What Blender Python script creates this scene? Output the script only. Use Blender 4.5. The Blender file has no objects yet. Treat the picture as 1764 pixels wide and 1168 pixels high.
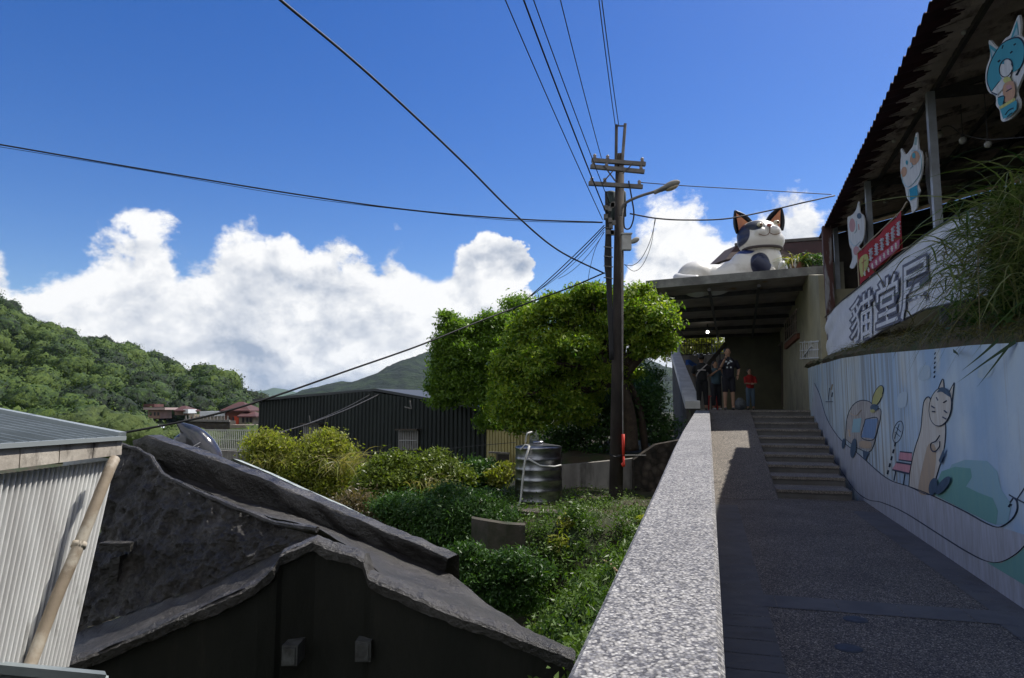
import bpy, math, random
import numpy as np
from mathutils import Vector, Matrix, noise
from mathutils.geometry import tessellate_polygon
R = math.radians
rnd = random.Random(7)
nrg = np.random.default_rng(7)
scene = bpy.context.scene

# ---------------------------------------------------------------- camera, sky, sun, exposure
F, CX, CY = 1176.0, 882.0, 584.0
PITCH = math.atan(119 / F)
EYE = 1.60
cam_d = bpy.data.cameras.new('camera'); cam = bpy.data.objects.new('camera', cam_d)
scene.collection.objects.link(cam); scene.camera = cam
cam_d.sensor_width = 36; cam_d.lens = 36 * F / 1764
cam_d.clip_start = 0.05; cam_d.clip_end = 20000
cam.location = (0, 0, EYE); cam.rotation_euler = (R(90) + PITCH, 0, 0)
SUN_AZ, SUN_EL = R(55), R(55)           # azimuth clockwise from +Y
scene.view_settings.view_transform = 'Standard'; scene.view_settings.look = 'None'
scene.view_settings.exposure = 0.4; scene.view_settings.gamma = 1
scene.render.engine = 'CYCLES'
scene.cycles.max_bounces = 6; scene.cycles.volume_bounces = 0; scene.cycles.transparent_max_bounces = 6
sd = bpy.data.lights.new('sun', 'SUN'); sd.energy = 4.9; sd.angle = R(0.5); sd.color = (1, 0.95, 0.87)
so = bpy.data.objects.new('sun', sd); scene.collection.objects.link(so)
sdir = Vector((math.sin(SUN_AZ) * math.cos(SUN_EL), math.cos(SUN_AZ) * math.cos(SUN_EL), math.sin(SUN_EL)))
so.rotation_euler = sdir.to_track_quat('Z', 'Y').to_euler()

def raydir(px, py):
    a = (px - CX) / F; b = (CY - py) / F
    return Vector((a, math.cos(PITCH) - b * math.sin(PITCH), math.sin(PITCH) + b * math.cos(PITCH)))
def P(px, py, Y):
    d = raydir(px, py); return Vector((0, 0, EYE)) + d * (Y / d.y)

class NT:
    def __init__(s, tree): s.t = tree; s.n = tree.nodes; s.l = tree.links
    def new(s, typ, **kw):
        n = s.n.new(typ)
        for k, v in kw.items(): setattr(n, k, v)
        return n
    def set(s, sock, v):
        if v is None: return
        if isinstance(v, bpy.types.NodeSocket): s.l.new(v, sock)
        else:
            if isinstance(v, (tuple, list)) and sock.type == 'RGBA' and len(v) == 3: v = (*v, 1)
            sock.default_value = v
    def math(s, op, a, b=None, c=None, clamp=False):
        n = s.new('ShaderNodeMath', operation=op, use_clamp=clamp)
        s.set(n.inputs[0], a); s.set(n.inputs[1], b); s.set(n.inputs[2], c); return n.outputs[0]
    def vmath(s, op, a, b=None, scale=None):
        n = s.new('ShaderNodeVectorMath', operation=op)
        s.set(n.inputs[0], a); s.set(n.inputs[1], b)
        if scale is not None: s.set(n.inputs['Scale'], scale)
        return n.outputs['Value' if op in ('LENGTH', 'DOT_PRODUCT', 'DISTANCE') else 'Vector']
    def mix(s, f, a, b, mode='MIX'):
        n = s.new('ShaderNodeMix', data_type='RGBA', blend_type=mode)
        s.set(n.inputs[0], f); s.set(n.inputs[6], a); s.set(n.inputs[7], b); return n.outputs[2]
    def noise(s, vec, scale, detail=8, rough=0.55, dist=0.0):
        n = s.new('ShaderNodeTexNoise'); s.set(n.inputs['Vector'], vec)
        n.inputs['Scale'].default_value = scale; n.inputs['Detail'].default_value = detail
        n.inputs['Roughness'].default_value = rough; n.inputs['Distortion'].default_value = dist
        return n.outputs['Fac']
    def rng(s, v, a, b, c=0.0, d=1.0, smooth=False):
        n = s.new('ShaderNodeMapRange', interpolation_type='SMOOTHSTEP' if smooth else 'LINEAR')
        s.set(n.inputs[0], v); s.set(n.inputs[1], a); s.set(n.inputs[2], b); s.set(n.inputs[3], c); s.set(n.inputs[4], d)
        return n.outputs[0]

# world: physical sky with cumulus banks laid out by direction
world = bpy.data.worlds.new('World'); scene.world = world; world.use_nodes = True
nt = NT(world.node_tree); nt.n.clear()
sky = nt.new('ShaderNodeTexSky', sky_type='NISHITA', sun_disc=False, sun_elevation=SUN_EL, sun_rotation=SUN_AZ)
sky.air_density = 1.0; sky.dust_density = 0.35; sky.ozone_density = 2.2
tc = nt.new('ShaderNodeTexCoord').outputs['Generated']
sep = nt.new('ShaderNodeSeparateXYZ'); nt.l.new(tc, sep.inputs[0])
az = nt.math('ARCTAN2', sep.outputs[0], sep.outputs[1]); el = nt.math('ARCSINE', sep.outputs[2])
def azel(px, py):
    d = raydir(px, py).normalized(); return math.atan2(d.x, d.y), math.asin(d.z)
tops = [(-350, 430), (-120, 380), (0, 430), (25, 490), (60, 480), (110, 462), (165, 415), (235, 375), (290, 405), (330, 440), (360, 430),
        (430, 385), (500, 420), (560, 412), (620, 432), (690, 418), (735, 462), (780, 450), (850, 478), (905, 490), (960, 560),
        (1040, 570), (1080, 440), (1120, 375), (1180, 350), (1235, 372), (1262, 385), (1300, 360), (1345, 350), (1400, 380), (1450, 430), (1600, 420), (1900, 380), (2300, 480)]
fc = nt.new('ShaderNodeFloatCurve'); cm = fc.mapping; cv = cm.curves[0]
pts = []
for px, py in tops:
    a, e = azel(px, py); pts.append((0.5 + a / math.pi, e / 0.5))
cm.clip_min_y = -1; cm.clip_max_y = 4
cv.points[0].location = (0, 1.5); cv.points[1].location = (1, 1.5)  # unseen cloud added beside and behind the camera as neutral fill light
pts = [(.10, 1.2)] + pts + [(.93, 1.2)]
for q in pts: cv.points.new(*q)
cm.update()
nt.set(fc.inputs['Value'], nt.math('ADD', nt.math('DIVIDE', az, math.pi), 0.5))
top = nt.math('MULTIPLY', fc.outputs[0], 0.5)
strch = nt.new('ShaderNodeMapping'); strch.inputs['Scale'].default_value = (1, 1, 1.35); nt.l.new(tc, strch.inputs[0])
vec = strch.outputs[0]
def fbm(v): return nt.noise(v, 7.5, 11, 0.58, 0.25)
def big(v): return nt.noise(v, 4.2, 3, 0.5)
n1 = fbm(vec); nb = nt.noise(vec, 22, 9, 0.62, 0.1)
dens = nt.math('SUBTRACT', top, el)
dens = nt.math('ADD', dens, nt.math('MULTIPLY', nt.math('SUBTRACT', n1, 0.5), 0.23))
dens = nt.math('ADD', dens, nt.math('MULTIPLY', nt.math('SUBTRACT', nb, 0.5), 0.12))
nmod = nt.rng(nt.math('ADD', nt.math('MULTIPLY', nb, .6), nt.math('MULTIPLY', n1, .4)), 0.40, 0.60, 0.0, 2.0)
def gauss(px, py, rx, ry, amp, d):
    a, e = azel(px, py)
    dx = nt.math('DIVIDE', nt.math('SUBTRACT', az, a), rx / F); dy = nt.math('DIVIDE', nt.math('SUBTRACT', el, e), ry / F)
    q = nt.math('ADD', nt.math('MULTIPLY', dx, dx), nt.math('MULTIPLY', dy, dy))
    return nt.math('ADD', d, nt.math('MULTIPLY', nt.math('MULTIPLY', nt.math('EXPONENT', nt.math('MULTIPLY', q, -1.0)), amp), nmod))
dens = gauss(755, 455, 34, 34, -0.04, dens); dens = gauss(345, 400, 20, 40, -0.03, dens)
dens = gauss(872, 450, 66, 34, 0.15, dens)       # stray puff
dens = gauss(1010, 490, 60, 16, 0.045, dens)

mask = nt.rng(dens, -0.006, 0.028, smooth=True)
# self shading: compare the vapour with the vapour a little nearer the sun
off = nt.vmath('ADD', vec, (0.020, 0.004, 0.045))
n2 = fbm(off); nb2 = nt.noise(nt.vmath('ADD', vec, (0.006, 0.0, 0.014)), 22, 9, 0.62, 0.1)
lit = nt.math('ADD', nt.math('MULTIPLY', nt.math('SUBTRACT', n1, n2), 3.2), nt.math('MULTIPLY', nt.math('SUBTRACT', nb, nb2), 1.3))
lit = nt.math('ADD', lit, nt.math('MULTIPLY', nt.math('SUBTRACT', 0.56, big(nt.vmath('ADD', vec, (3.1, 0, 0)))), 2.6))
lit = nt.math('ADD', lit, nt.rng(dens, 0.0, 0.15, 0.85, 0.34))
lit = nt.math('ADD', lit, nt.rng(az, 0.1, 0.3, 0.0, 0.35))
lit = nt.math('MINIMUM', nt.math('MAXIMUM', lit, 0.0), 1.0)
ccol = nt.mix(lit, (0.36, 0.43, 0.56), (1.04, 1.04, 1.04))
skyc = nt.new('ShaderNodeHueSaturation'); skyc.inputs['Saturation'].default_value = 1.40; skyc.inputs['Value'].default_value = 1.38; skyc.inputs['Hue'].default_value = .517
nt.l.new(sky.outputs[0], skyc.inputs['Color'])
bg1 = nt.new('ShaderNodeBackground'); nt.l.new(skyc.outputs[0], bg1.inputs[0]); bg1.inputs[1].default_value = 0.07
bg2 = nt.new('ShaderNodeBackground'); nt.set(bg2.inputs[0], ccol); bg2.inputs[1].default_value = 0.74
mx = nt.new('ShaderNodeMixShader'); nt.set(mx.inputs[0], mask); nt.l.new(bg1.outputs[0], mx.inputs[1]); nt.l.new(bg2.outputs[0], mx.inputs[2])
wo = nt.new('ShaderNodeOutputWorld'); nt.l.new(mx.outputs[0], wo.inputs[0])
world.cycles.sampling_method = 'MANUAL'; world.cycles.sample_map_resolution = 512

# ---------------------------------------------------------------- helpers
col = scene.collection
SN, CS = math.sin(R(16)), math.cos(R(16))
def W(p, u, z=0.0):                      # path frame: p to the right, u up the path
    return Vector((CS * p + SN * u, -SN * p + CS * u, z))
def on_plane(px, py, p0, slope=0.0, off=0.0):   # ray meets the vertical plane p = p0 + slope*u
    d = raydir(px, py)
    dp = CS * d.x - SN * d.y; du = SN * d.x + CS * d.y
    t = (p0 - off) / (dp - slope * du)
    return Vector((0, 0, EYE)) + d * t
def to_us(v): return SN * v.x + CS * v.y
PLACED = set()
def tag(o, label=None, cat=None, group=None, kind=None):
    if label: o['label'] = label
    if cat: o['category'] = cat
    if group: o['group'] = group
    if kind: o['kind'] = kind
    return o
def thing(name, label, cat, group=None, loc=None):
    o = bpy.data.objects.new(name, None); col.objects.link(o); o.empty_display_size = 0.2
    if loc is not None: o.location = loc; PLACED.add(o)
    return tag(o, label, cat, group)
def link(name, me, m=None, parent=None, smooth=False):
    o = bpy.data.objects.new(name, me); col.objects.link(o)
    if m is not None:
        for k in (m if isinstance(m, (list, tuple)) else [m]): me.materials.append(k)
    if parent is not None: o.parent = parent
    if smooth: me.polygons.foreach_set('use_smooth', [True] * len(me.polygons))
    return o
def mesh(name, vs, fs, m=None, parent=None, smooth=False, mi=None):
    me = bpy.data.meshes.new(name)
    if isinstance(vs, np.ndarray): vs = vs.tolist()
    if isinstance(fs, np.ndarray): fs = fs.tolist()
    me.from_pydata([tuple(v) for v in vs], [], fs); me.update()
    if mi is not None: me.polygons.foreach_set('material_index', mi)
    return link(name, me, m, parent, smooth)
class MB:
    def __init__(s): s.v = []; s.f = []; s.mi = []; s.cur = 0
    def add(s, vs, fs):
        n = len(s.v); s.v += [Vector(v) for v in vs]; s.f += [tuple(i + n for i in f) for f in fs]; s.mi += [s.cur] * len(fs); return s
    def hexa(s, b, t):                  # four bottom, four top corners
        return s.add(list(b) + list(t), [(3, 2, 1, 0), (4, 5, 6, 7), (0, 1, 5, 4), (1, 2, 6, 5), (2, 3, 7, 6), (3, 0, 4, 7)])
    def box(s, x0, x1, y0, y1, z0, z1, M=None):
        q = [Vector((x, y, z)) for z in (z0, z1) for x, y in ((x0, y0), (x1, y0), (x1, y1), (x0, y1))]
        if M is not None: q = [M @ v for v in q]
        return s.hexa(q[:4], q[4:])
    def pbox(s, p0, p1, u0, u1, z0, z1):
        b = [W(p0, u0, z0), W(p1, u0, z0), W(p1, u1, z0), W(p0, u1, z0)]
        return s.hexa(b, [v + Vector((0, 0, z1 - z0)) for v in b])
    def beam(s, a, b, w, h, up=(0, 0, 1)):
        a = Vector(a); b = Vector(b); d = (b - a).normalized(); up = Vector(up)
        if abs(d.dot(up)) > 0.99: up = Vector((1, 0, 0))
        r = d.cross(up).normalized(); u = r.cross(d).normalized()
        c = [(-w / 2, -h / 2), (w / 2, -h / 2), (w / 2, h / 2), (-w / 2, h / 2)]
        A = [a + r * i + u * j for i, j in c]; B = [b + r * i + u * j for i, j in c]
        return s.add(A + B, [(0, 1, 2, 3), (7, 6, 5, 4), (0, 4, 5, 1), (1, 5, 6, 2), (2, 6, 7, 3), (3, 7, 4, 0)])
    def tube(s, pts, r, n=8, caps=True):
        pts = [Vector(p) for p in pts]; m = len(pts); rs = r if isinstance(r, (list, tuple)) else [r] * m
        base = len(s.v); vs = []; fs = []; pr = None
        for i, p in enumerate(pts):
            d = (pts[min(i + 1, m - 1)] - pts[max(i - 1, 0)])
            d = d.normalized() if d.length > 1e-9 else Vector((0, 0, 1))
            if pr is None: pr = d.orthogonal().normalized()
            pr = (pr - d * pr.dot(d)); pr = pr.normalized() if pr.length > 1e-6 else d.orthogonal().normalized()
            q = d.cross(pr)
            for k in range(n):
                a = 2 * math.pi * k / n; vs.append(p + (pr * math.cos(a) + q * math.sin(a)) * rs[i])
        for i in range(m - 1):
            for k in range(n):
                a = i * n + k; b = i * n + (k + 1) % n; fs.append((a, b, b + n, a + n))
        if caps: fs.append(tuple(range(n - 1, -1, -1))); fs.append(tuple(range((m - 1) * n, m * n)))
        return s.add(vs, fs)
    def lathe(s, prof, c=(0, 0, 0), n=32, M=None):
        vs = []; fs = []; c = Vector(c)
        for r, z in prof:
            for k in range(n):
                a = 2 * math.pi * k / n; v = Vector((r * math.cos(a), r * math.sin(a), z))
                vs.append((M @ v if M is not None else v) + c)
        m = len(prof)
        for i in range(m - 1):
            for k in range(n):
                a = i * n + k; b = i * n + (k + 1) % n; fs.append((a, b, b + n, a + n))
        fs.append(tuple(range(n - 1, -1, -1))); fs.append(tuple(range((m - 1) * n, m * n)))
        return s.add(vs, fs)
    def ball(s, c, r, n=12, M=None):
        rr = r if isinstance(r, (tuple, list)) else (r, r, r); c = Vector(c); vs = []; fs = []; h = n // 2 + 1
        for i in range(h + 1):
            t = math.pi * i / h
            for k in range(n):
                a = 2 * math.pi * k / n
                v = Vector((rr[0] * math.sin(t) * math.cos(a), rr[1] * math.sin(t) * math.sin(a), -rr[2] * math.cos(t)))
                vs.append((M @ v if M is not None else v) + c)
        for i in range(h):
            for k in range(n):
                a = i * n + k; b = i * n + (k + 1) % n
                if i == 0: fs.append((a, b + n, a + n))
                elif i == h - 1: fs.append((a, b, a + n))
                else: fs.append((a, b, b + n, a + n))
        return s.add(vs, fs)
    def grid(s, fn, nu, nv):
        vs = [fn(i / nu, j / nv) for j in range(nv + 1) for i in range(nu + 1)]
        fs = [(j * (nu + 1) + i, j * (nu + 1) + i + 1, (j + 1) * (nu + 1) + i + 1, (j + 1) * (nu + 1) + i) for j in range(nv) for i in range(nu)]
        return s.add(vs, fs)
    def poly(s, pts):                   # any planar outline
        t = tessellate_polygon([[Vector(p) for p in pts]]); return s.add(pts, [tuple(x) for x in t])
    def slab(s, pts, d):                # outline pushed back by vector d, with sides
        pts = [Vector(p) for p in pts]; n = len(pts); t = tessellate_polygon([pts]); d = Vector(d)
        f = [tuple(x) for x in t] + [tuple(i + n for i in reversed(x)) for x in t] + [(i, (i + 1) % n, (i + 1) % n + n, i + n) for i in range(n)]
        return s.add(pts + [p + d for p in pts], f)
    def obj(s, name, m, parent=None, smooth=False): return mesh(name, s.v, s.f, m, parent, smooth, s.mi if isinstance(m, (list, tuple)) else None)
def bez(pts, n=8):                      # Catmull-Rom through the points
    pts = [Vector(p) for p in pts]; o = []
    q = [pts[0] * 2 - pts[1]] + pts + [pts[-1] * 2 - pts[-2]]
    for i in range(1, len(q) - 2):
        for k in range(n):
            t = k / n; a, b, c, d = q[i - 1:i + 3]
            o.append(0.5 * ((2 * b) + (c - a) * t + (2 * a - 5 * b + 4 * c - d) * t * t + (3 * b - a - 3 * c + d) * t ** 3))
    return o + [pts[-1]]

def mat(name, c1, c2=None, scale=6, rough=0.8, bump=0.0, bscale=None, metal=0, stretch=(1, 1, 1), lo=0.38, hi=0.62, spec=0.3,
        c3=None, s3=1.0, st3=(1, 1, 1), lo3=0.5, hi3=0.62, speck=None, aniso=None, trans=0.0, bdist=0.02, emit=None):
    m = bpy.data.materials.new(name); m.use_nodes = True; t = NT(m.node_tree); b = t.n['Principled BSDF']
    b.inputs['Roughness'].default_value = rough; b.inputs['Metallic'].default_value = metal
    b.inputs['Specular IOR Level'].default_value = spec
    geo = t.new('ShaderNodeNewGeometry').outputs['Position']
    def mp(st):
        n = t.new('ShaderNodeMapping'); n.inputs['Scale'].default_value = st; t.l.new(geo, n.inputs[0]); return n.outputs[0]
    v = mp(stretch); c = (*c1, 1)
    if c2 is not None: c = t.mix(t.rng(t.noise(v, scale, 9, 0.6), lo, hi), c1, c2)
    if speck:                           # (scale, [(pos, colour)...]) pebble mosaic
        vo = t.new('ShaderNodeTexVoronoi'); vo.inputs['Scale'].default_value = speck[0]; t.l.new(geo, vo.inputs['Vector'])
        sp = t.new('ShaderNodeSeparateColor'); t.l.new(vo.outputs['Color'], sp.inputs[0])
        cr = t.new('ShaderNodeValToRGB'); t.l.new(sp.outputs[0], cr.inputs[0]); cr.color_ramp.interpolation = 'CONSTANT'
        for i, (po, cc) in enumerate(speck[1]):
            e = cr.color_ramp.elements[i] if i < 2 else cr.color_ramp.elements.new(po)
            e.position = po; e.color = (*cc, 1)
        cc = cr.outputs[0]
        edge = t.rng(vo.outputs['Distance'], 0.0, 0.75, 1.0, 0.35)
        cc = t.mix(1.0, cc, edge, 'MULTIPLY')
        c = cc if c2 is None else t.mix(1.0, cc, t.mix(1.0, c, (2, 2, 2), 'MULTIPLY'), 'MULTIPLY')
    if c3 is not None: c = t.mix(t.rng(t.noise(mp(st3), s3, 8, 0.65), lo3, hi3), c, c3)
    t.set(b.inputs['Base Color'], c)
    if bump:
        bn = t.new('ShaderNodeBump'); bn.inputs['Strength'].default_value = bump; bn.inputs['Distance'].default_value = bdist
        t.set(bn.inputs['Height'], t.noise(v, bscale or scale * 3, 8, 0.65)); t.l.new(bn.outputs[0], b.inputs['Normal'])
    if emit: b.inputs['Emission Color'].default_value = (*emit[0], 1); b.inputs['Emission Strength'].default_value = emit[1]
    return m
def leafmat(name, cols, trans=0.35, rough=0.45, mottle=None):
    m = bpy.data.materials.new(name); m.use_nodes = True; t = NT(m.node_tree); b = t.n['Principled BSDF']
    at = t.new('ShaderNodeAttribute', attribute_name='tint')
    cr = t.new('ShaderNodeValToRGB'); t.l.new(at.outputs['Fac'], cr.inputs[0])
    for i, cc in enumerate(cols):
        e = cr.color_ramp.elements[i] if i < 2 else cr.color_ramp.elements.new(0.5)
        e.color = (*cc, 1)
    for i in range(len(cols)): cr.color_ramp.elements[i].position = i / (len(cols) - 1)
    if mottle:
        geo = t.new('ShaderNodeNewGeometry').outputs['Position']; nz = t.noise(geo, mottle, 9, .7)
        cr_in = t.math('ADD', at.outputs['Fac'], t.rng(nz, .32, .68, -.45, .35)); t.set(cr.inputs[0], cr_in)
        bn = t.new('ShaderNodeBump'); bn.inputs['Strength'].default_value = 1; bn.inputs['Distance'].default_value = .55 / mottle; t.set(bn.inputs['Height'], nz); t.l.new(bn.outputs[0], b.inputs['Normal'])
    t.l.new(cr.outputs[0], b.inputs['Base Color']); b.inputs['Roughness'].default_value = rough; b.inputs['Specular IOR Level'].default_value = 0.35
    tr = t.new('ShaderNodeBsdfTranslucent')
    t.set(tr.inputs[0], t.mix(1.0, cr.outputs[0], (1.25, 1.35, 0.5), 'MULTIPLY'))
    mx = t.new('ShaderNodeMixShader'); mx.inputs[0].default_value = trans
    t.l.new(b.outputs[0], mx.inputs[1]); t.l.new(tr.outputs[0], mx.inputs[2])
    t.l.new(mx.outputs[0], t.n['Material Output'].inputs['Surface'])
    return m
def np_mesh(name, V, Fq, tint, m, parent=None, smooth=False):
    me = bpy.data.meshes.new(name); k = Fq.shape[1]
    me.vertices.add(len(V)); me.vertices.foreach_set('co', V.astype(np.float32).ravel())
    me.loops.add(Fq.size); me.loops.foreach_set('vertex_index', Fq.astype(np.int32).ravel())
    me.polygons.add(len(Fq)); me.polygons.foreach_set('loop_start', np.arange(0, Fq.size, k, dtype=np.int32))
    me.update(calc_edges=True); me.validate()
    if tint is not None:
        a = me.attributes.new('tint', 'FLOAT', 'POINT'); a.data.foreach_set('value', tint.astype(np.float32))
    return link(name, me, m, parent, smooth)
def unit(a): return a / np.maximum(np.linalg.norm(a, axis=1, keepdims=True), 1e-9)
def leaf_arrays(C, length, width, axis, normal, jit=0.5):
    # rhombic leaves: C centres, axis/normal unit arrays
    n = len(C); ax = unit(axis + nrg.normal(0, jit, (n, 3))); side = unit(np.cross(ax, unit(normal + nrg.normal(0, jit, (n, 3)))))
    nm = np.cross(side, ax); L = (length * nrg.uniform(0.6, 1.3, (n, 1))); w = width * nrg.uniform(0.7, 1.3, (n, 1))
    V = np.stack([C - ax * L * 0.5, C + side * w * 0.5 - nm * w * 0.2, C + ax * L * 0.5, C - side * w * 0.5 - nm * w * 0.2], axis=1).reshape(-1, 3)
    return V, np.arange(4 * n).reshape(n, 4)
def blob_points(blobs, n, shell=0.35, rough=0.25, freq=1.3):
    # points in the outer shell of a union of ellipsoids, surface broken up by noise
    vol = np.array([b[3] * b[4] + b[4] * b[5] + b[3] * b[5] for b in blobs]); pr = vol / vol.sum()
    idx = nrg.choice(len(blobs), n, p=pr); B = np.array(blobs)[idx]
    d = unit(nrg.normal(size=(n, 3)))
    r = 1 - shell * nrg.random(n) ** 1.3
    ph = d * freq * 3 + B[:, :3] * 0.7
    lump = np.sin(ph[:, 0] * 2.1 + 1.3 * np.sin(ph[:, 1] * 1.7)) * np.sin(ph[:, 1] * 2.3 + ph[:, 2]) * np.cos(ph[:, 2] * 1.9 + ph[:, 0])
    r = r * (1 + rough * lump)
    return B[:, :3] + d * B[:, 3:6] * r[:, None], d, r
def satellites(blobs, k=7, lo=.28, hi=.5):
    out = list(blobs)
    for b in blobs:
        for _ in range(k):
            d = Vector((nrg.normal(), nrg.normal(), nrg.normal() + .25)).normalized(); f = float(nrg.uniform(lo, hi)); e = float(nrg.uniform(.75, 1.12))
            out.append((b[0] + d.x * b[3] * e, b[1] + d.y * b[4] * e, b[2] + d.z * b[5] * e, b[3] * f, b[4] * f, b[5] * f * .8))
    return out
def foliage(name, blobs, n, L, wdt, m, parent=None, shell=0.35, rough=0.25, droop=0.5, cluster=8, cs=0.16, freq=1.3):
    k = max(1, n // cluster); C, d, r = blob_points(blobs, k, shell, rough, freq)
    tint0 = nrg.random(k)
    C = np.repeat(C, cluster, 0) + nrg.normal(0, cs, (k * cluster, 3)) * np.array([1, 1, 0.55]); d = np.repeat(d, cluster, 0)
    t = np.clip(np.repeat(tint0, cluster) * 0.6 + nrg.random(k * cluster) * 0.4, 0, 1)
    up = np.array([0, 0, 1.0]); tg = unit(np.cross(d, nrg.normal(size=d.shape))); ax = unit(tg * 0.8 + d * 0.25 + np.array([0, 0, -droop]))
    V, Fq = leaf_arrays(C, L, wdt, ax, unit(d * 0.5 + up * 0.5), 0.6)
    return np_mesh(name, V, Fq, np.repeat(t, 4), m, parent)
def smooth01(t): t = min(max(t, 0), 1); return t * t * (3 - 2 * t)
# ---------------------------------------------------------------- terrain
def gh(x, y):
    p = CS * x - SN * y; u = SN * x + CS * y
    h = -3.5
    s1 = smooth01((y - 10.4) / 1.5) * smooth01((x + 1.0 + 0.25 * math.sin(y * 2)) / 1.0)
    s2 = smooth01((p + 2.9 + 0.2 * math.sin(y * 1.7)) / 2.2) if u > -8 else 0
    s3 = smooth01((y - 17.2) / 0.4) * smooth01((x - 1.0) / 0.4)
    h += 1.55 * max(s1, s2) + 0.75 * s3
    if y > 34: h -= 3.0 * smooth01((y - 34) / 70)
    if y > 100: h -= 1.0
    n = 0.0
    if y < 100: n = 0.12 * noise.noise(Vector((x * 0.9, y * 0.9, 0))) + 0.05 * noise.noise(Vector((x * 3, y * 3, 4)))
    if -0.45 < p and u > -8: n = 0
    if p > -0.4 and u > 19.5 and p < 9: h = max(h, -1.8)
    return h + n + EYE
xs = sorted(set([round(v, 3) for v in np.arange(-9, 9.01, 0.22)] + [round(v, 3) for v in list(np.linspace(-40, -9, 22)) + list(np.linspace(9, 40, 18))] + [-5900, -3000, -1200, -500, -250, -120, -70, 70, 120, 250, 500, 1200, 3000, 5900]))
ys = sorted(set([round(v, 3) for v in np.arange(-3, 20, 0.22)] + [round(v, 3) for v in np.linspace(20, 60, 34)] + [-800, -200, -60, -20, -8, 80, 100, 130, 170, 250, 400, 700, 1500, 3000, 5900]))
vs = [(x, y, gh(x, y)) for y in ys for x in xs]
nx = len(xs); fs = [(j * nx + i, j * nx + i + 1, (j + 1) * nx + i + 1, (j + 1) * nx + i) for j in range(len(ys) - 1) for i in range(nx - 1)]
m_earth = mat('earth', (0.05, 0.036, 0.024), (0.022, 0.03, 0.012), 1.6, 0.95, 0.6, 9, c3=(0.02, 0.035, 0.01), s3=0.9, lo3=0.45, hi3=0.6)
tag(mesh('ground', vs, fs, m_earth, smooth=True), kind='structure')

# far hills: wooded slopes
hillcols = [(0.004, 0.014, 0.003), (0.010, 0.032, 0.004), (0.026, 0.062, 0.006), (0.080, 0.125, 0.012)]
m_hleaf = leafmat('hill leaves', hillcols, 0.15, 0.75, 0.9)
m_hground = mat('hill ground', (0.03, 0.05, 0.015), (0.018, 0.03, 0.01), 0.05, 0.95)
ridge = [(-420, 500), (-250, 470), (-100, 500), (0, 540), (45, 552), (90, 572), (140, 600), (175, 592), (205, 612), (235, 620), (270, 627), (300, 640), (340, 662), (370, 678), (410, 690), (460, 708)]
def lerp_tab(tab, x):
    if x <= tab[0][0]: return tab[0][1]
    for a, b in zip(tab, tab[1:]):
        if x <= b[0]: return a[1] + (b[1] - a[1]) * (x - a[0]) / (b[0] - a[0])
    return tab[-1][1]
def hill_pt(px, t):                     # t 0 foot .. 1 ridge .. beyond is the far side
    Yr = 330 + 60 * math.sin(px * 0.011); Y0 = 118 + max(0, px - 150) * 0.16
    py = lerp_tab(ridge, px) + 5
    zr = (703 - py) / F * Yr
    tt = min(t, 1.0); Y = Y0 + (Yr - Y0) * t
    zz = -7.5 + (zr + 7.5) * (0.55 * tt + 0.45 * smooth01(tt))
    gul = noise.noise(Vector((px * 0.012, t * 1.3, 2.0))) * 15 * math.sin(math.pi * min(tt, 1)) * (0.4 + 0.6 * tt)
    if t > 1: zz = zr - (t - 1) * 140
    return Vector(((px - CX) / F * Y, Y, zz + gul + EYE))
mb = MB(); mb.grid(lambda a, b: hill_pt(-420 + 880 * a, 1.5 * b), 90, 40)
tag(mb.obj('hills', m_hground, smooth=True), kind='structure')
# tree crowns on the slope, one mass
def ico_pts():
    t = (1 + 5 ** 0.5) / 2
    v = np.array([(-1, t, 0), (1, t, 0), (-1, -t, 0), (1, -t, 0), (0, -1, t), (0, 1, t), (0, -1, -t), (0, 1, -t), (t, 0, -1), (t, 0, 1), (-t, 0, -1), (-t, 0, 1)])
    f = np.array([(0, 11, 5), (0, 5, 1), (0, 1, 7), (0, 7, 10), (0, 10, 11), (1, 5, 9), (5, 11, 4), (11, 10, 2), (10, 7, 6), (7, 1, 8), (3, 9, 4), (3, 4, 2), (3, 2, 6), (3, 6, 8), (3, 8, 9), (4, 9, 5), (2, 4, 11), (6, 2, 10), (8, 6, 7), (9, 8, 1)])
    return unit(v), f
IV, IF = ico_pts()
def subdiv(V, Fc):
    V = list(map(tuple, V)); c = {}; o = []
    def mid(a, b):
        k = (min(a, b), max(a, b))
        if k not in c: m_ = (np.array(V[a]) + np.array(V[b])); V.append(tuple(m_ / np.linalg.norm(m_))); c[k] = len(V) - 1
        return c[k]
    for a, b, d in Fc: x, y, z = mid(a, b), mid(b, d), mid(d, a); o += [(a, x, z), (b, y, x), (d, z, y), (x, y, z)]
    return np.array(V), np.array(o)
IV2, IF2 = subdiv(*subdiv(IV, IF))
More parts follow.
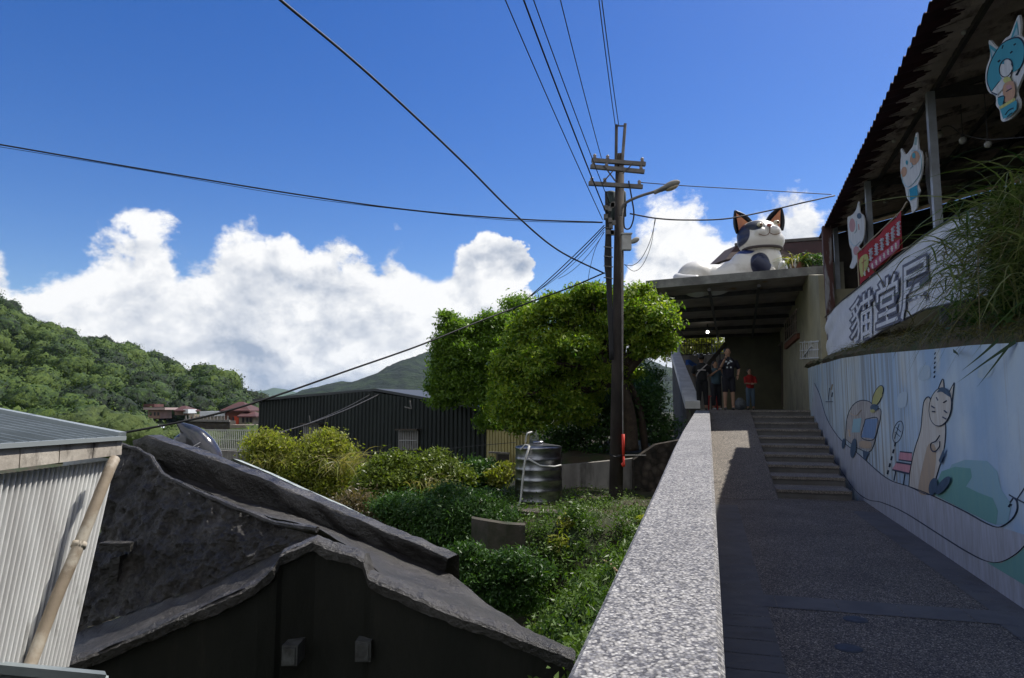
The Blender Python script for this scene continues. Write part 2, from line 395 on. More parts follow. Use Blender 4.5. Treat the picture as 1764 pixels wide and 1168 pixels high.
def crown_mass(name, cents, per, leafsz, m, core=.9):
    VV, TT = [], []
    CV, CF, CT = [], [], []; off = 0
    for (c, r, tn) in cents:
        k = int(per * min(2.2, max(0.6, (r / 5) ** 1.3)))
        d = unit(nrg.normal(size=(k, 3))); d[:, 2] = np.abs(d[:, 2]) * 1.0 - 0.12
        lump = 1 + 0.25 * np.sin(d[:, 0] * 5 + r * 3) * np.cos(d[:, 1] * 4 + r) + 0.12 * nrg.normal(size=k)
        C = np.array(c) + d * np.array([r, r, r * 0.85]) * lump[:, None]
        V, _ = leaf_arrays(C, leafsz, leafsz * 0.8, np.cross(d, nrg.normal(size=(k, 3))), d, 0.3)
        VV.append(V); TT.append(np.repeat(np.clip(tn + nrg.normal(0, 0.13, k), 0, 1), 4))
        lv = 1 + .20 * np.sin(IV2 @ np.array([4.1, 2.3, 3.2]) + c[0]) * np.cos(IV2 @ np.array([-2.2, 4.6, 2.9]) + c[1]) + .10 * np.sin(IV2 @ np.array([9., 7, -8]) + c[1] * 3)
        cv = np.array(c) + IV2 * lv[:, None] * r * np.array([core, core, core * .85]); CV.append(cv); CF.append(IF2 + off); off += len(IV2); CT.append(np.clip(np.full(len(IV2), tn * .9) + nrg.normal(0, .10, len(IV2)), 0, 1))
    V = np.concatenate(VV); n = len(V) // 4
    # cores appended as degenerate-free quads are not possible: separate triangles split to own object data
    me_v = np.concatenate([V, np.concatenate(CV)]); base = len(V)
    fq = [tuple(x) for x in np.arange(4 * n).reshape(n, 4).tolist()] + [tuple(x) for x in (np.concatenate(CF) + base).tolist()]
    me = bpy.data.meshes.new(name); me.from_pydata(me_v.tolist(), [], fq); me.update()
    a = me.attributes.new('tint', 'FLOAT', 'POINT'); a.data.foreach_set('value', np.concatenate(TT + CT).astype(np.float32))
    return link(name, me, m, None, True)
cents = []
ti = 0.0
while ti < 1.06:
    Yc = 118 + (330 - 118) * ti; step = 5.2 / Yc * F
    px = -400 + rnd.random() * step
    while px < 455:
        t = ti + rnd.uniform(-.012, .012)
        q = hill_pt(px, t); r = rnd.uniform(2.0, 3.8) * (1.6 if rnd.random() < .25 else 1)
        if not (px > 235 and t < 0.16 + 0.02 * math.sin(px)) and q.z > EYE - 7.2:
            tn = min(1, max(0, 0.42 + 0.9 * noise.noise(Vector((q.x * 0.03, q.y * 0.02, 1))) + rnd.uniform(-.38, .38)))
            q.z += rnd.uniform(-1, 1.6)
            cents.append(((q.x, q.y, q.z + r * 0.45), r, tn))
        px += step * rnd.uniform(0.8, 1.25)
    ti += 0.021
wood = crown_mass('hill_forest', cents, 210, 0.8, m_hleaf, .86)
tag(wood, 'dense green forest covering the left hillside', 'forest', kind='stuff')
# middle and far mountains
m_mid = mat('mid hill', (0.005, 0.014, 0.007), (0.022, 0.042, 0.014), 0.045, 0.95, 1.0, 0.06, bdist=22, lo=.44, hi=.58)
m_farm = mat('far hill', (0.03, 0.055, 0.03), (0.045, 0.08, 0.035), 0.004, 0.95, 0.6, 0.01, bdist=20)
def mountain(tab, Y, depth, m, amp, fr, nu=220, nv=40):
    x0, x1 = tab[0][0], tab[-1][0]
    def fn(a, b):
        px = x0 + (x1 - x0) * a; zr = (703 - lerp_tab(tab, px)) / F * Y
        YY = Y - depth + 2 * depth * b
        s = 1 - abs(2 * b - 1); z = -12 + (zr + 12) * (1 - (1 - s) ** 1.5)
        x = (px - CX) / F * Y
        z += amp * s * (noise.fractal(Vector((x * fr, YY * fr, 0)), 0.8, 2.1, 6) - 0.1)
        return Vector((x, YY, z + EYE))
    o = MB().grid(fn, nu, nv).obj('hills', m, smooth=True); return tag(o, kind='structure')
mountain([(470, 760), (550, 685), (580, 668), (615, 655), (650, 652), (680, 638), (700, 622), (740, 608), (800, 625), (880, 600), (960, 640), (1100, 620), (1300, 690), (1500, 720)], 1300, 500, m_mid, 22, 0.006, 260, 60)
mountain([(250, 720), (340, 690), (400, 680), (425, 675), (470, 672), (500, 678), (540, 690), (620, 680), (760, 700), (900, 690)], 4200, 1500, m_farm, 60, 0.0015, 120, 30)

# ---------------------------------------------------------------- the sloping path, steps and landing
G0 = EYE - 1.56
m_peb = mat('pebble paving', (0.28, 0.265, 0.255), (0.44, 0.42, 0.40), 1.3, 0.75, 0.7, 120, bdist=0.004, lo=0.3, hi=0.7,
            speck=(120, [(0.0, (0.12, 0.115, 0.11)), (0.3, (0.24, 0.225, 0.21)), (0.55, (0.46, 0.41, 0.35)), (0.78, (0.33, 0.31, 0.29)), (0.9, (0.85, 0.78, 0.66))]))
m_slab = mat('slate slab', (0.095, 0.093, 0.095), (0.135, 0.13, 0.128), 3, 0.7, 0.5, 30, bdist=0.004, c3=(0.09, 0.085, 0.08), s3=1.5)
m_par = mat('washed granite', (0.32, 0.32, 0.335), (0.42, 0.42, 0.43), 1.7, 0.75, 0.8, 110, bdist=0.004,
            c3=(0.20, 0.195, 0.185), s3=1.1, lo3=.56, hi3=.85,
            speck=(95, [(0.0, (0.17, 0.17, 0.19)), (0.22, (0.34, 0.34, 0.36)), (0.45, (0.52, 0.51, 0.50)), (0.75, (0.72, 0.70, 0.66)), (0.93, (0.85, 0.84, 0.8))]))
m_conc = mat('weathered concrete', (0.26, 0.245, 0.225), (0.13, 0.12, 0.11), 1.6, 0.9, 0.5, 14, stretch=(1, 1, 0.35), c3=(0.05, 0.045, 0.04), s3=1.6, st3=(1.6, 1.6, 0.25), lo3=0.5, hi3=0.66)
USTEP, TREAD, RISE, NST = 12.95, 0.81, 0.15, 10
PL, PS = 0.022, 1.10                    # parapet inner face, steps' left side
def wall_p(u): return 2.16 + 0.025 * u
ULAND = USTEP + TREAD * (NST - 1)
LZ = G0 + RISE * NST
mb = MB()
mb.add([W(-0.3, -8, G0), W(3.2, -8, G0), W(3.2, USTEP + .01, G0), W(-0.3, USTEP + .01, G0)], [(0, 1, 2, 3)])
def ramp_z(u): return G0 + (LZ - G0) * min(1, max(0, (u - USTEP + 0.35) / (ULAND - USTEP + 0.35)))
mb.add([W(-.3, USTEP - .35, G0 + .004), W(PS, USTEP - .35, G0 + .004), W(PS, ULAND, LZ), W(-.3, ULAND, LZ), W(PS, USTEP - .35, G0 - .2), W(PS, ULAND, G0 - .2)], [(0, 1, 2, 3), (1, 4, 5, 2)])
tag(mb.obj('path', m_peb), kind='structure')
m_tread = mat('pale tread', (.26, .25, .24), (.36, .345, .33), 2, .8, .4, 40, speck=(120, [(0, (.3, .29, .28)), (.3, (.45, .42, .4)), (.6, (.65, .6, .55)), (.85, (.9, .85, .75))]))  # treads set lighter than the slab risers
st = thing('stair', 'ten broad pebbled steps with dark risers rising beside the ramp', 'steps')
for k in range(NST):
    u0 = USTEP + TREAD * k; z = G0 + RISE * (k + 1); p1 = wall_p(u0) + 0.02 - .2 * (1 - k / 9)
    mb = MB(); u1 = u0 + TREAD + 0.05 if k < NST - 1 else u0 + 0.6
    mb.pbox(PS + .003, p1, u0 + .01, u1, G0 - 0.1, z - .05)
    s = mb.obj('step', m_slab, st)
    mb = MB(); mb.pbox(PS + .002, p1, u0 - .012, u1 - .003, z - 0.05, z); mb.obj('tread', m_tread, s)
mb = MB(); mb.pbox(-.3, 3.2, ULAND + .602, 32, G0 - .8, LZ - .004)
mb.pbox(-.3, PS, ULAND, ULAND + .6, G0 - .5, LZ - .004)
tag(mb.obj('landing_pavement', mat('landing concrete', (0.22, 0.21, 0.2), (0.15, 0.145, 0.14), 2, 0.85, .3, 20)), kind='structure')
# slab borders in the paving
mb = MB(); zb = G0 + .004
def strip(p0, p1, u0, u1, n, along=True, gap=.008, z=zb):
    for i in range(n):
        if along:
            a = u0 + (u1 - u0) * i / n + gap / 2; b = u0 + (u1 - u0) * (i + 1) / n - gap / 2
            mb.add([W(p0, a, z), W(p1, a, z), W(p1, b, z), W(p0, b, z)], [(0, 1, 2, 3)])
        else:
            a = p0 + (p1 - p0) * i / n + gap / 2; b = p0 + (p1 - p0) * (i + 1) / n - gap / 2
            mb.add([W(a, u0, z), W(b, u0, z), W(b, u1, z), W(a, u1, z)], [(0, 1, 2, 3)])
strip(PL, .40, -6, 5.9, 42); strip(PL, .40, 6.27, 11.8, 19)
strip(PL, 2.3, 5.9, 6.27, 5, False); strip(1.98, 2.26, -6, 5.9, 40); strip(2.05, 2.42, 6.27, 11.6, 18)
strip(PL, 2.3, .5, .87, 5, False)
tag(mb.obj('pavement_border', m_slab), kind='structure')
for k, (px, py) in enumerate([(1473, 1053), (1461, 1099), (1410, 700)][:2]):
    Y = 1.56 / ((py - 703) / F); c = P(px, py, Y); c.z = G0
    mb = MB(); mb.lathe([(0.085, 0), (0.085, .004), (0.07, .009), (0.0, .009)], c, 24)
    tag(mb.obj('drain_cap', mat('cap steel', (0.06, 0.07, 0.09), (0.04, 0.045, 0.06), 20, .6)), ['small round steel cap set in the paving, the one nearer the steps', 'small round steel cap set in the paving, the one nearer the viewer'][k], 'drain cap', 'caps in the paving')

# low parapet beside the path
par = thing('parapet_wall', 'sunlit speckled granite parapet running up the left side of the path', 'wall')
tabz = [(-4, -.83), (0, -.74), (1.77, -.67), (5.1, -.53), (7.5, -.41), (10.3, -.31), (ULAND + .5, -.06)]
tabL = [(-4, -.33), (12, -.33), (ULAND + .5, -.33)]
def partop(a, b):
    u = -4 + (ULAND + 4.5) * a; z = lerp_tab(tabz, u) + EYE; zo = z
    p0, p1 = -.335, PL
    e = .018
    prof = [(p0 - .03, z - .14), (p0 - .03, z - e), (p0 - .03 + e, z), (p1 - e, z), (p1 + .0, z - e), (p1, z - .14)]
    p, zz = prof[int(round(b * 5))]; return W(p, u, zz)
mb = MB(); mb.grid(partop, 60, 5)
mb.add([partop(0, k / 5) for k in range(6)], [(5, 4, 3, 2, 1, 0)]); mb.add([partop(1, k / 5) for k in range(6)], [(0, 1, 2, 3, 4, 5)])
mb.obj('coping', m_par, par)
def parbody(a, b):
    u = -3.99 + (ULAND + 4.46) * a; z = lerp_tab(tabz, u) + EYE - .135
    return W(*[(-.31, u, -2.3 + EYE), (-.31, u, z), (PL - .022, u, z), (PL - .022, u, -2.3 + EYE)][int(round(b * 3))])
mb = MB(); mb.grid(parbody, 60, 3); mb.add([parbody(1, k / 3) for k in range(4)], [(3, 2, 1, 0)]); mb.add([parbody(0, k / 3) for k in range(4)], [(0, 1, 2, 3)])
mb.obj('wall_body', mat('stained render', (0.16, 0.13, 0.10), (0.10, 0.085, 0.07), 3, .9, .4, 12, stretch=(1, 1, .4)), par)
# upper parapet climbing away beyond the landing
up = thing('parapet_wall', 'upper parapet climbing away behind the tree, paler coping over a stained side coloured dark for shade', 'wall')
A0 = P(1180, 691, 20.3); A1 = P(1206, 691, 20.3); B0 = P(1156, 606, 28.5); B1 = P(1171, 606, 28.5)
def dn(v, z): return Vector((v.x, v.y, v.z - z))
mb = MB(); mb.hexa([dn(A0, .22), dn(A1, .22), dn(B1, .22), dn(B0, .22)], [A0, A1, B1, B0]); mb.obj('coping', mat('pale granite', (.62, .61, .59), (.5, .49, .47), 3, .8, .4, 60, bdist=.004), up)
i = (A1 - A0).normalized() * .03
def zf(v, z): return Vector((v.x, v.y, z))
mb = MB(); mb.hexa([zf(A0 + i, EYE - 3.6), zf(A1 - i, EYE - 3.6), zf(B1 - i, EYE - 3.6), zf(B0 + i, EYE - 3.6)], [dn(A0 + i, .22), dn(A1 - i, .22), dn(B1 - i, .22), dn(B0 + i, .22)])
mb.obj('wall_body', mat('shade-dark stained render', (0.07, 0.065, 0.058), (0.035, 0.032, 0.03), 2, .9, .5, 10, stretch=(1, 1, .4), c3=(.14, .13, .12), s3=1.5, st3=(1.5, 1.5, .4), lo3=.58, hi3=.7), up)  # streaky stains, plus the shade of this side put into the colour

# ---------------------------------------------------------------- painted retaining wall
def wp(px, py, off=0.0): return on_plane(px, py, 2.16, 0.025, off)
UW0, UW1 = -6, 20.4
topz = [(UW0, EYE + .35)] + sorted([(to_us(wp(x, y)), wp(x, y).z) for x, y in [(1764, 590), (1680, 594), (1600, 602), (1500, 610), (1450, 617), (1412, 628)]])
topz.append((UW1, topz[-1][1] + .05))
m = bpy.data.materials.new('mural ground'); m.use_nodes = True; t = NT(m.node_tree); b = t.n['Principled BSDF']
geo = t.new('ShaderNodeNewGeometry').outputs['Position']
def mpp(st, lc=(0, 0, 0)):
    n = t.new('ShaderNodeMapping'); n.inputs['Scale'].default_value = st; n.inputs['Location'].default_value = lc; t.l.new(geo, n.inputs[0]); return n.outputs[0]
c = t.mix(t.rng(t.noise(mpp((1, 1, 1)), .7, 5, .5), .42, .6), (0.33, 0.48, 0.66), (0.52, 0.63, 0.71))
c = t.mix(t.rng(t.noise(mpp((.8, .8, 1.1), (3, 1, 0)), .9, 3, .5, .4), .56, .66), c, (0.56, 0.60, 0.58))
sz = t.new('ShaderNodeSeparateXYZ'); t.l.new(geo, sz.inputs[0])
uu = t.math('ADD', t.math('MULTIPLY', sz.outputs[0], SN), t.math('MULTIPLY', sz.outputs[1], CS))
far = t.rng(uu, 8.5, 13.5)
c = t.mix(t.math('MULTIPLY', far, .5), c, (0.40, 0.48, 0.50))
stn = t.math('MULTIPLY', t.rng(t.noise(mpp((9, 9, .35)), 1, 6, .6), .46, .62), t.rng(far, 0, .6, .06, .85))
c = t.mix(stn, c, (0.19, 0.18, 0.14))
ru = t.rng(t.noise(mpp((6, 6, .3), (9, 0, 0)), 1, 5, .6), .6, .74)
c = t.mix(t.math('MULTIPLY', ru, .5), c, (0.30, 0.22, 0.12))
t.set(b.inputs['Base Color'], c); b.inputs['Roughness'].default_value = .75
bn = t.new('ShaderNodeBump'); bn.inputs['Strength'].default_value = .35; bn.inputs['Distance'].default_value = .01
t.set(bn.inputs['Height'], t.noise(geo, 14, 8, .6)); t.l.new(bn.outputs[0], b.inputs['Normal'])
m_mural = m
mw = thing('mural_wall', 'long pale blue retaining wall painted with a cartoon cat, a bus and clouds', 'wall')
mb = MB(); N = 60
for k in range(N):
    ua = UW0 + (UW1 - UW0) * k / N; ub = UW0 + (UW1 - UW0) * (k + 1) / N
    bt = [W(wall_p(ua), ua, G0 - .4), W(wall_p(ua) + .22, ua, G0 - .4), W(wall_p(ub) + .22, ub, G0 - .4), W(wall_p(ub), ub, G0 - .4)]
    za, zb_ = lerp_tab(topz, ua), lerp_tab(topz, ub)
    mb.hexa(bt, [zf(bt[0], za), zf(bt[1], za), zf(bt[2], zb_), zf(bt[3], zb_)])
mb.obj('wall_face', m_mural, mw)
mcol = {}
def pm(name, c, c2=None):
    if name not in mcol: mcol[name] = mat('paint ' + name, c, c2 or tuple(v * .8 for v in c), 5, .8, stretch=(3, 3, .5))
    return mcol[name]
LAY = [0]
def smoothpoly(pts, n=5):
    q = [Vector((a, b, 0)) for a, b in pts]; q = [q[-1]] + q + [q[0], q[1]]; o = []
    for i in range(1, len(q) - 2):
        for k in range(n):
            tt = k / n; a, b_, c_, d = q[i - 1:i + 3]
            v = 0.5 * ((2 * b_) + (c_ - a) * tt + (2 * a - 5 * b_ + 4 * c_ - d) * tt * tt + (3 * b_ - a - 3 * c_ + d) * tt ** 3); o.append((v.x, v.y))
    return o
def decal(name, shapes, parent, proj):
    # shapes: ('f', pts, paint, smooth) fills and ('l', pts, width_m, paint) strokes; later lies proud of earlier
    root = None; sub = {}
    lay = 0
    for s in shapes:
        lay += 1; off = .002 + .0012 * lay
        if s[0] == 'f':
            pts = smoothpoly(s[1]) if s[3] else s[1]
            q = [proj(x, y, off) for x, y in pts]; key = s[2]
            sub.setdefault(key.name, (MB(), key))[0].poly(q)
        else:
            pts = bez([Vector((x, y, 0)) for x, y in s[1]], 6) if len(s[1]) > 2 else [Vector((x, y, 0)) for x, y in s[1]]
            q = [proj(v.x, v.y, off) for v in pts]; w = s[2] / 2
            nrm = (q[0] - proj(pts[0].x, pts[0].y, off + .1)).normalized()
            mbx = sub.setdefault(s[3].name, (MB(), s[3]))[0]
            L, Rr = [], []
            for i in range(len(q)):
                d = (q[min(i + 1, len(q) - 1)] - q[max(i - 1, 0)]).normalized(); sd_ = d.cross(nrm).normalized() * w * (.68 if parent.name == 'mural_wall' else 1)
                L.append(q[i] + sd_); Rr.append(q[i] - sd_)
            n = len(q); mbx.add(L + Rr, [(i, i + 1, i + 1 + n, i + n) for i in range(n - 1)])
    mats = []; big_ = MB()
    for i, (k, (mbx, mm)) in enumerate(sub.items()):
        mats.append(mm); big_.cur = i; big_.add(mbx.v, mbx.f)
    return big_.obj(name, mats, parent)
def ell(cx, cy, rx, ry, a=0, n=20):
    a = R(a); return [(cx + rx * math.cos(t) * math.cos(a) - ry * math.sin(t) * math.sin(a), cy + rx * math.cos(t) * math.sin(a) + ry * math.sin(t) * math.cos(a)) for t in [2 * math.pi * k / n for k in range(n)]]
ink = pm('ink', (0.03, 0.05, 0.09)); cream = pm('cream', (0.58, 0.58, 0.55), (0.48, 0.45, 0.40)); grn = pm('green', (0.15, 0.35, 0.34), (.17, .37, .34))
teal = pm('teal', (0.25, 0.43, 0.52), (.27, .44, .50)); lilac = pm('lilac', (0.44, 0.48, 0.56), (.34, .36, .40)); pink = pm('pink', (0.60, 0.30, 0.36)); rust = pm('rust', (0.46, 0.36, 0.26), (.40, .33, .26))
navy = pm('navy', (0.07, 0.12, 0.19)); yel = pm('yellow', (0.42, 0.42, 0.18)); buswin = pm('window', (0.17, 0.28, 0.48)); busb = pm('bus', (0.42, 0.42, 0.42), (.26, .25, .24)); pale = pm('pale', (0.45, 0.55, 0.62), (.38, .5, .6))
GL = [(1403, 660), (1412, 680), (1425, 722), (1448, 757), (1480, 783), (1528, 824), (1566, 838), (1602, 852), (1660, 880), (1700, 902), (1722, 908), (1742, 896), (1752, 880), (1752, 864), (1746, 857)]
LL = [(1404, 720), (1420, 765), (1450, 812), (1474, 845), (1496, 861), (1520, 866), (1560, 884), (1620, 922), (1665, 950), (1700, 967), (1725, 968), (1750, 955), (1768, 938)]
decal('painted_foreground', [('f', [(x, y) for x, y in GL[:11]] + [(1768, 922), (1768, 1075), (1600, 962), (1492, 872), (1455, 826), (1412, 757), (1398, 706)], lilac, False),
      ('f', [(1700, 969), (1725, 970), (1750, 957), (1768, 940), (1768, 1010), (1735, 990)], grn, False), ('l', LL, .022, ink), ('l', GL, .022, ink)], mw, wp)
decal('painted_hills', [('f', [(1607, 852), (1640, 800), (1662, 792), (1700, 794), (1718, 812), (1724, 842), (1742, 868), (1736, 902), (1718, 904)], teal, False),
      ('f', [(1605, 850), (1622, 812), (1645, 804), (1672, 807), (1674, 822), (1664, 838), (1684, 848), (1710, 858), (1719, 880), (1716, 904), (1700, 898)], grn, False)], mw, wp)
decal('painted_clouds', [('f', [(1690, 632), (1712, 628), (1706, 648), (1684, 650)], pale, True), ('f', [(1585, 634), (1600, 630), (1602, 650), (1584, 654)], pale, True), ('f', [(1548, 680), (1562, 676), (1560, 700), (1546, 700)], pale, True)], mw, wp)
CB = [(1566, 838), (1568, 812), (1576, 774), (1586, 742), (1589, 712), (1592, 692), (1598, 684), (1603, 688), (1603, 706), (1606, 722), (1618, 734), (1628, 728), (1629, 752), (1625, 782), (1618, 806), (1610, 832), (1602, 852)]
decal('painted_cat', [('f', CB, cream, False), ('f', [(1582, 845), (1592, 790), (1600, 765), (1612, 772), (1610, 815), (1600, 850)], rust, True),
      ('l', CB + [(1566, 838)], .02, ink),
      ('f', [(1612, 682), (1624, 653), (1627, 676)], cream, False), ('l', [(1612, 682), (1624, 653), (1627, 676)], .016, ink), ('f', [(1632, 682), (1644, 659), (1640, 692)], cream, False), ('l', [(1632, 682), (1644, 659)], .016, ink), ('l', [(1644, 659), (1640, 692)], .016, ink),
      ('f', ell(1620, 701, 19, 33, 8), cream, False), ('l', ell(1620, 701, 19, 33, 8) + [ell(1620, 701, 19, 33, 8)[0]], .016, ink),
      ('f', [(1614, 676), (1622, 667), (1634, 672), (1638, 684), (1630, 680), (1622, 675)], navy, True),
      ('l', [(1613, 684), (1616, 690)], .02, ink), ('l', [(1625, 694), (1631, 690)], .02, ink), ('l', [(1604, 699), (1610, 703)], .02, ink), ('l', [(1605, 709), (1611, 709)], .02, ink), ('l', [(1626, 707), (1631, 711)], .02, ink), ('l', [(1623, 718), (1630, 722)], .016, ink),
      ('l', [(1619, 750), (1612, 760), (1604, 764), (1604, 774), (1610, 778), (1618, 770), (1619, 760)], .018, ink),
      ('f', [(1624, 776), (1628, 770), (1626, 784), (1620, 800), (1617, 793)], navy, False),
      ('f', ell(1607, 838, 7, 15, 12), navy, False), ('f', ell(1624, 836, 7, 19, 38), navy, False)], mw, wp)
decal('painted_bus', [('f', [(1457, 757), (1459, 722), (1468, 700), (1482, 690), (1498, 692), (1508, 703), (1518, 708), (1512, 742), (1500, 777), (1478, 772)], busb, False),
      ('l', [(1457, 757), (1459, 722), (1468, 700), (1482, 690), (1498, 692), (1508, 703), (1518, 708), (1512, 742), (1500, 777), (1478, 772), (1457, 757)], .022, ink),
      ('f', [(1491, 722), (1512, 721), (1506, 756), (1484, 753)], buswin, False), ('l', [(1491, 722), (1512, 721), (1506, 756), (1484, 753), (1491, 722)], .02, ink),
      ('f', [(1470, 722), (1484, 720), (1481, 745), (1467, 745)], teal, False), ('f', [(1482, 760), (1500, 762), (1498, 772), (1481, 769)], rust, True),
      ('f', ell(1512, 682, 7, 19, 22), yel, False), ('l', ell(1512, 682, 7, 19, 22), .018, ink), ('f', ell(1506, 702, 7, 6, 0), navy, False), ('f', ell(1503, 708, 4, 3, 0), yel, False),
      ('f', ell(1453, 764, 3, 9, 8), navy, False), ('f', ell(1470, 772, 5, 17, 8), navy, False), ('f', [(1486, 777), (1497, 779), (1491, 793), (1487, 788)], navy, False),
      ('l', [(1464, 712), (1475, 716), (1484, 706)], .018, rust), ('l', [(1462, 740), (1464, 752)], .03, rust)], mw, wp)
decal('painted_street_lamp', [('l', ell(1547, 744, 8, 19, 14) + [ell(1547, 744, 8, 19, 14)[0]], .016, ink), ('l', [(1543, 736), (1552, 744)], .014, ink), ('l', [(1542, 744), (1550, 752)], .014, ink), ('l', [(1549, 730), (1541, 756)], .014, ink)] +
      [('l', [(1543 - k * 3.2, 762 + k * 12), (1541.5 - k * 3.2, 769 + k * 12)], .035, ink) for k in range(5)], mw, wp)
decal('painted_bench', [('f', [(1550, 779), (1571, 781), (1570, 794), (1548, 791)], pink, False), ('l', [(1550, 778), (1571, 780)], .022, ink), ('l', [(1548, 792), (1570, 795)], .022, ink),
      ('f', [(1544, 797), (1569, 801), (1566, 815), (1537, 808)], pink, False), ('l', [(1544, 796), (1569, 800)], .03, ink), ('l', [(1537, 809), (1566, 816)], .035, ink), ('l', [(1543, 811), (1540, 828)], .02, ink), ('l', [(1559, 816), (1556, 836)], .02, ink)], mw, wp)
decal('painted_lettering', [('l', [(1612 - .3 * k, 607 + 8 * k), (1610 - .3 * k, 611 + 8 * k)], .02, ink) for k in range(6)] + [('l', [(1427, 690), (1429, 668)], .02, ink), ('l', [(1432, 672), (1434, 662)], .04, rust), ('l', [(1433, 684), (1434, 676)], .03, ink), ('l', [(1422, 692), (1435, 692)], .02, ink)], mw, wp)
decal('painted_flower', [('l', [(1746, 857), (1738, 852)], .016, ink), ('l', [(1746, 857), (1740, 866)], .016, ink), ('l', [(1746, 857), (1756, 862), (1768, 868)], .016, ink), ('l', [(1742, 868), (1738, 874)], .03, ink), ('l', [(1752, 860), (1768, 836)], .012, ink)], mw, wp)
# ---------------------------------------------------------------- bank behind the painted wall
m_bank = mat('bank soil', (0.12, 0.09, 0.055), (0.06, 0.075, 0.03), 2.5, .95, .7, 14)
FLZ = EYE + 1.05
def bank(a, b):
    u = -6 + 26.8 * a; z0 = lerp_tab(topz, u) - .03; k = b * 5
    prof = [(wall_p(u) + .2, z0 - .2), (wall_p(u) + .2, z0), (2.62, z0 + .12), (2.85, max(z0 + .3, FLZ - .25)), (3.3, FLZ - .05), (9.0, FLZ - .05)]
    p, z = prof[int(round(k))]
    if 2 <= round(k) <= 3: z += .08 * noise.noise(Vector((u * 2, b * 5, 0)))
    return W(p, u, z)
tag(MB().grid(bank, 110, 5).obj('bank', m_bank), kind='structure')

# ---------------------------------------------------------------- open-fronted shop building on the bank
m_clay = mat('painted iron roof', (0.16, 0.055, 0.045), (0.09, 0.035, 0.03), 3, .6, .2, 20, c3=(0.06, 0.03, 0.025), s3=2)
m_under = mat('roof underside', (0.55, 0.47, 0.42), (0.40, 0.34, 0.30), 1.6, .8, .2, 18, c3=(0.12, 0.09, 0.08), s3=2.5)
m_steel = mat('dark steel', (0.055, 0.052, 0.055), (0.09, 0.085, 0.08), 5, .55, .1, metal=.3)
m_post = mat('galvanised post', (0.42, 0.45, 0.50), (0.33, 0.35, 0.38), 4, .45, metal=.3)
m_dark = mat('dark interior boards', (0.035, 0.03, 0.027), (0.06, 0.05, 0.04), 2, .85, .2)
sh = thing('shop_building', 'open fronted shop with a long dark red corrugated roof above the painted wall', 'building')
EP, EZ, RP, RZ = 2.40, EYE + 4.42, 8.6, EYE + 5.9
def pe(u): return .039 * (u - 6.4)
def roofz(p): return EZ + (RZ - EZ) * (p - EP) / (RP - EP)
UR0, UR1 = -5.0, 19.0
def roof(dz, lip=0):
    def fn(a, b):
        u = UR0 + (UR1 - UR0) * a; p = EP + (RP - EP) * b + .02 * math.sin(u * 7.3) * (b < .01)
        w = math.sin(2 * math.pi * u / .25) * .026
        return W(p + pe(u), u, roofz(p) + w + dz)
    return fn
mb = MB(); mb.grid(roof(.0), 1150, 4); top_ = len(mb.v)
mb.cur = 1; mb.grid(roof(-.006), 1150, 4)
mb.obj('roof', [m_clay, m_under], sh, smooth=False)
def eave(a, b):
    u = UR0 + (UR1 - UR0) * a; k = int(round(a * 1152)); w_ = (.20, .34, .44, .34)[(k // 2) % 4] + .04 * noise.noise(Vector((u * 3, 0, 0)))
    p = EP - .02 + (w_ + .02) * b; return W(p + pe(u), u, roofz(p) + math.sin(2 * math.pi * u / .25) * .026 - .014)
MB().grid(eave, 1152, 2).obj('eave_sheet', mat('maroon eave', (.055, .018, .022), (.03, .012, .014), 3, .7), sh)
mb = MB()
for p in (3.05, 4.3, 5.4, 6.4): mb.beam(W(p + pe(UR0), UR0, roofz(p) - .06), W(p + pe(UR1), UR1 - .1, roofz(p) - .06), .055, .07)
mb.obj('purlin', m_steel, sh)
for k, u in enumerate([-3, -.2, 3.55, 6.85, 10.6, 14.6, 18.2]):
    mb = MB(); mb.beam(W(3.15, u, roofz(3.15) - .16), W(7.1, u, roofz(3.15) - .16), .07, .12)
    mb.beam(W(3.15, u, roofz(3.15) - .16), W(7.1, u, roofz(7.1) - .16), .06, .08); mb.obj('rafter', m_steel, sh)
    mb = MB(); mb.pbox(3.1, 3.2, u - .05, u + .05, FLZ - .1, roofz(3.15) - .13); mb.obj('post', m_post, sh)
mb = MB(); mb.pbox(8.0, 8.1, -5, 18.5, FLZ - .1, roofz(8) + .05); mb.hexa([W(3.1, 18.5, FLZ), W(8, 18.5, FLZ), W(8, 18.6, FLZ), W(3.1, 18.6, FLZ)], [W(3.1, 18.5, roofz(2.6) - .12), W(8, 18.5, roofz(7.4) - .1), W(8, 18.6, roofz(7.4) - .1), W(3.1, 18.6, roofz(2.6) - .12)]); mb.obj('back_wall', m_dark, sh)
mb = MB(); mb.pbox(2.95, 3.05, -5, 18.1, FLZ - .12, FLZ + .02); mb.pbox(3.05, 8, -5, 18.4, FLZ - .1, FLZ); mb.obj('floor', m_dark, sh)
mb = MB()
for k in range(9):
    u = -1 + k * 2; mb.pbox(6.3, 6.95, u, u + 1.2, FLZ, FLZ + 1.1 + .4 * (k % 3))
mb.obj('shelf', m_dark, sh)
# end column with peeling boards
mb = MB(); mb.pbox(2.81, 3.0, 17.85, 18.05, EYE + 1.5, EYE + 4.45); mb.obj('end_column', mat('peeling boards', (0.10, 0.05, 0.045), (0.3, 0.3, 0.32), 2.2, .85, .4, 10, stretch=(3, 3, .5), lo=.5, hi=.6), sh)
mb = MB(); mb.pbox(3.0, 3.3, 18.2, 18.3, EYE + .2, EYE + 3.6); mb.obj('end_wall', mat('cream render', (0.30, 0.29, 0.22), (0.2, 0.19, 0.15), 1.5, .85, .2), sh)
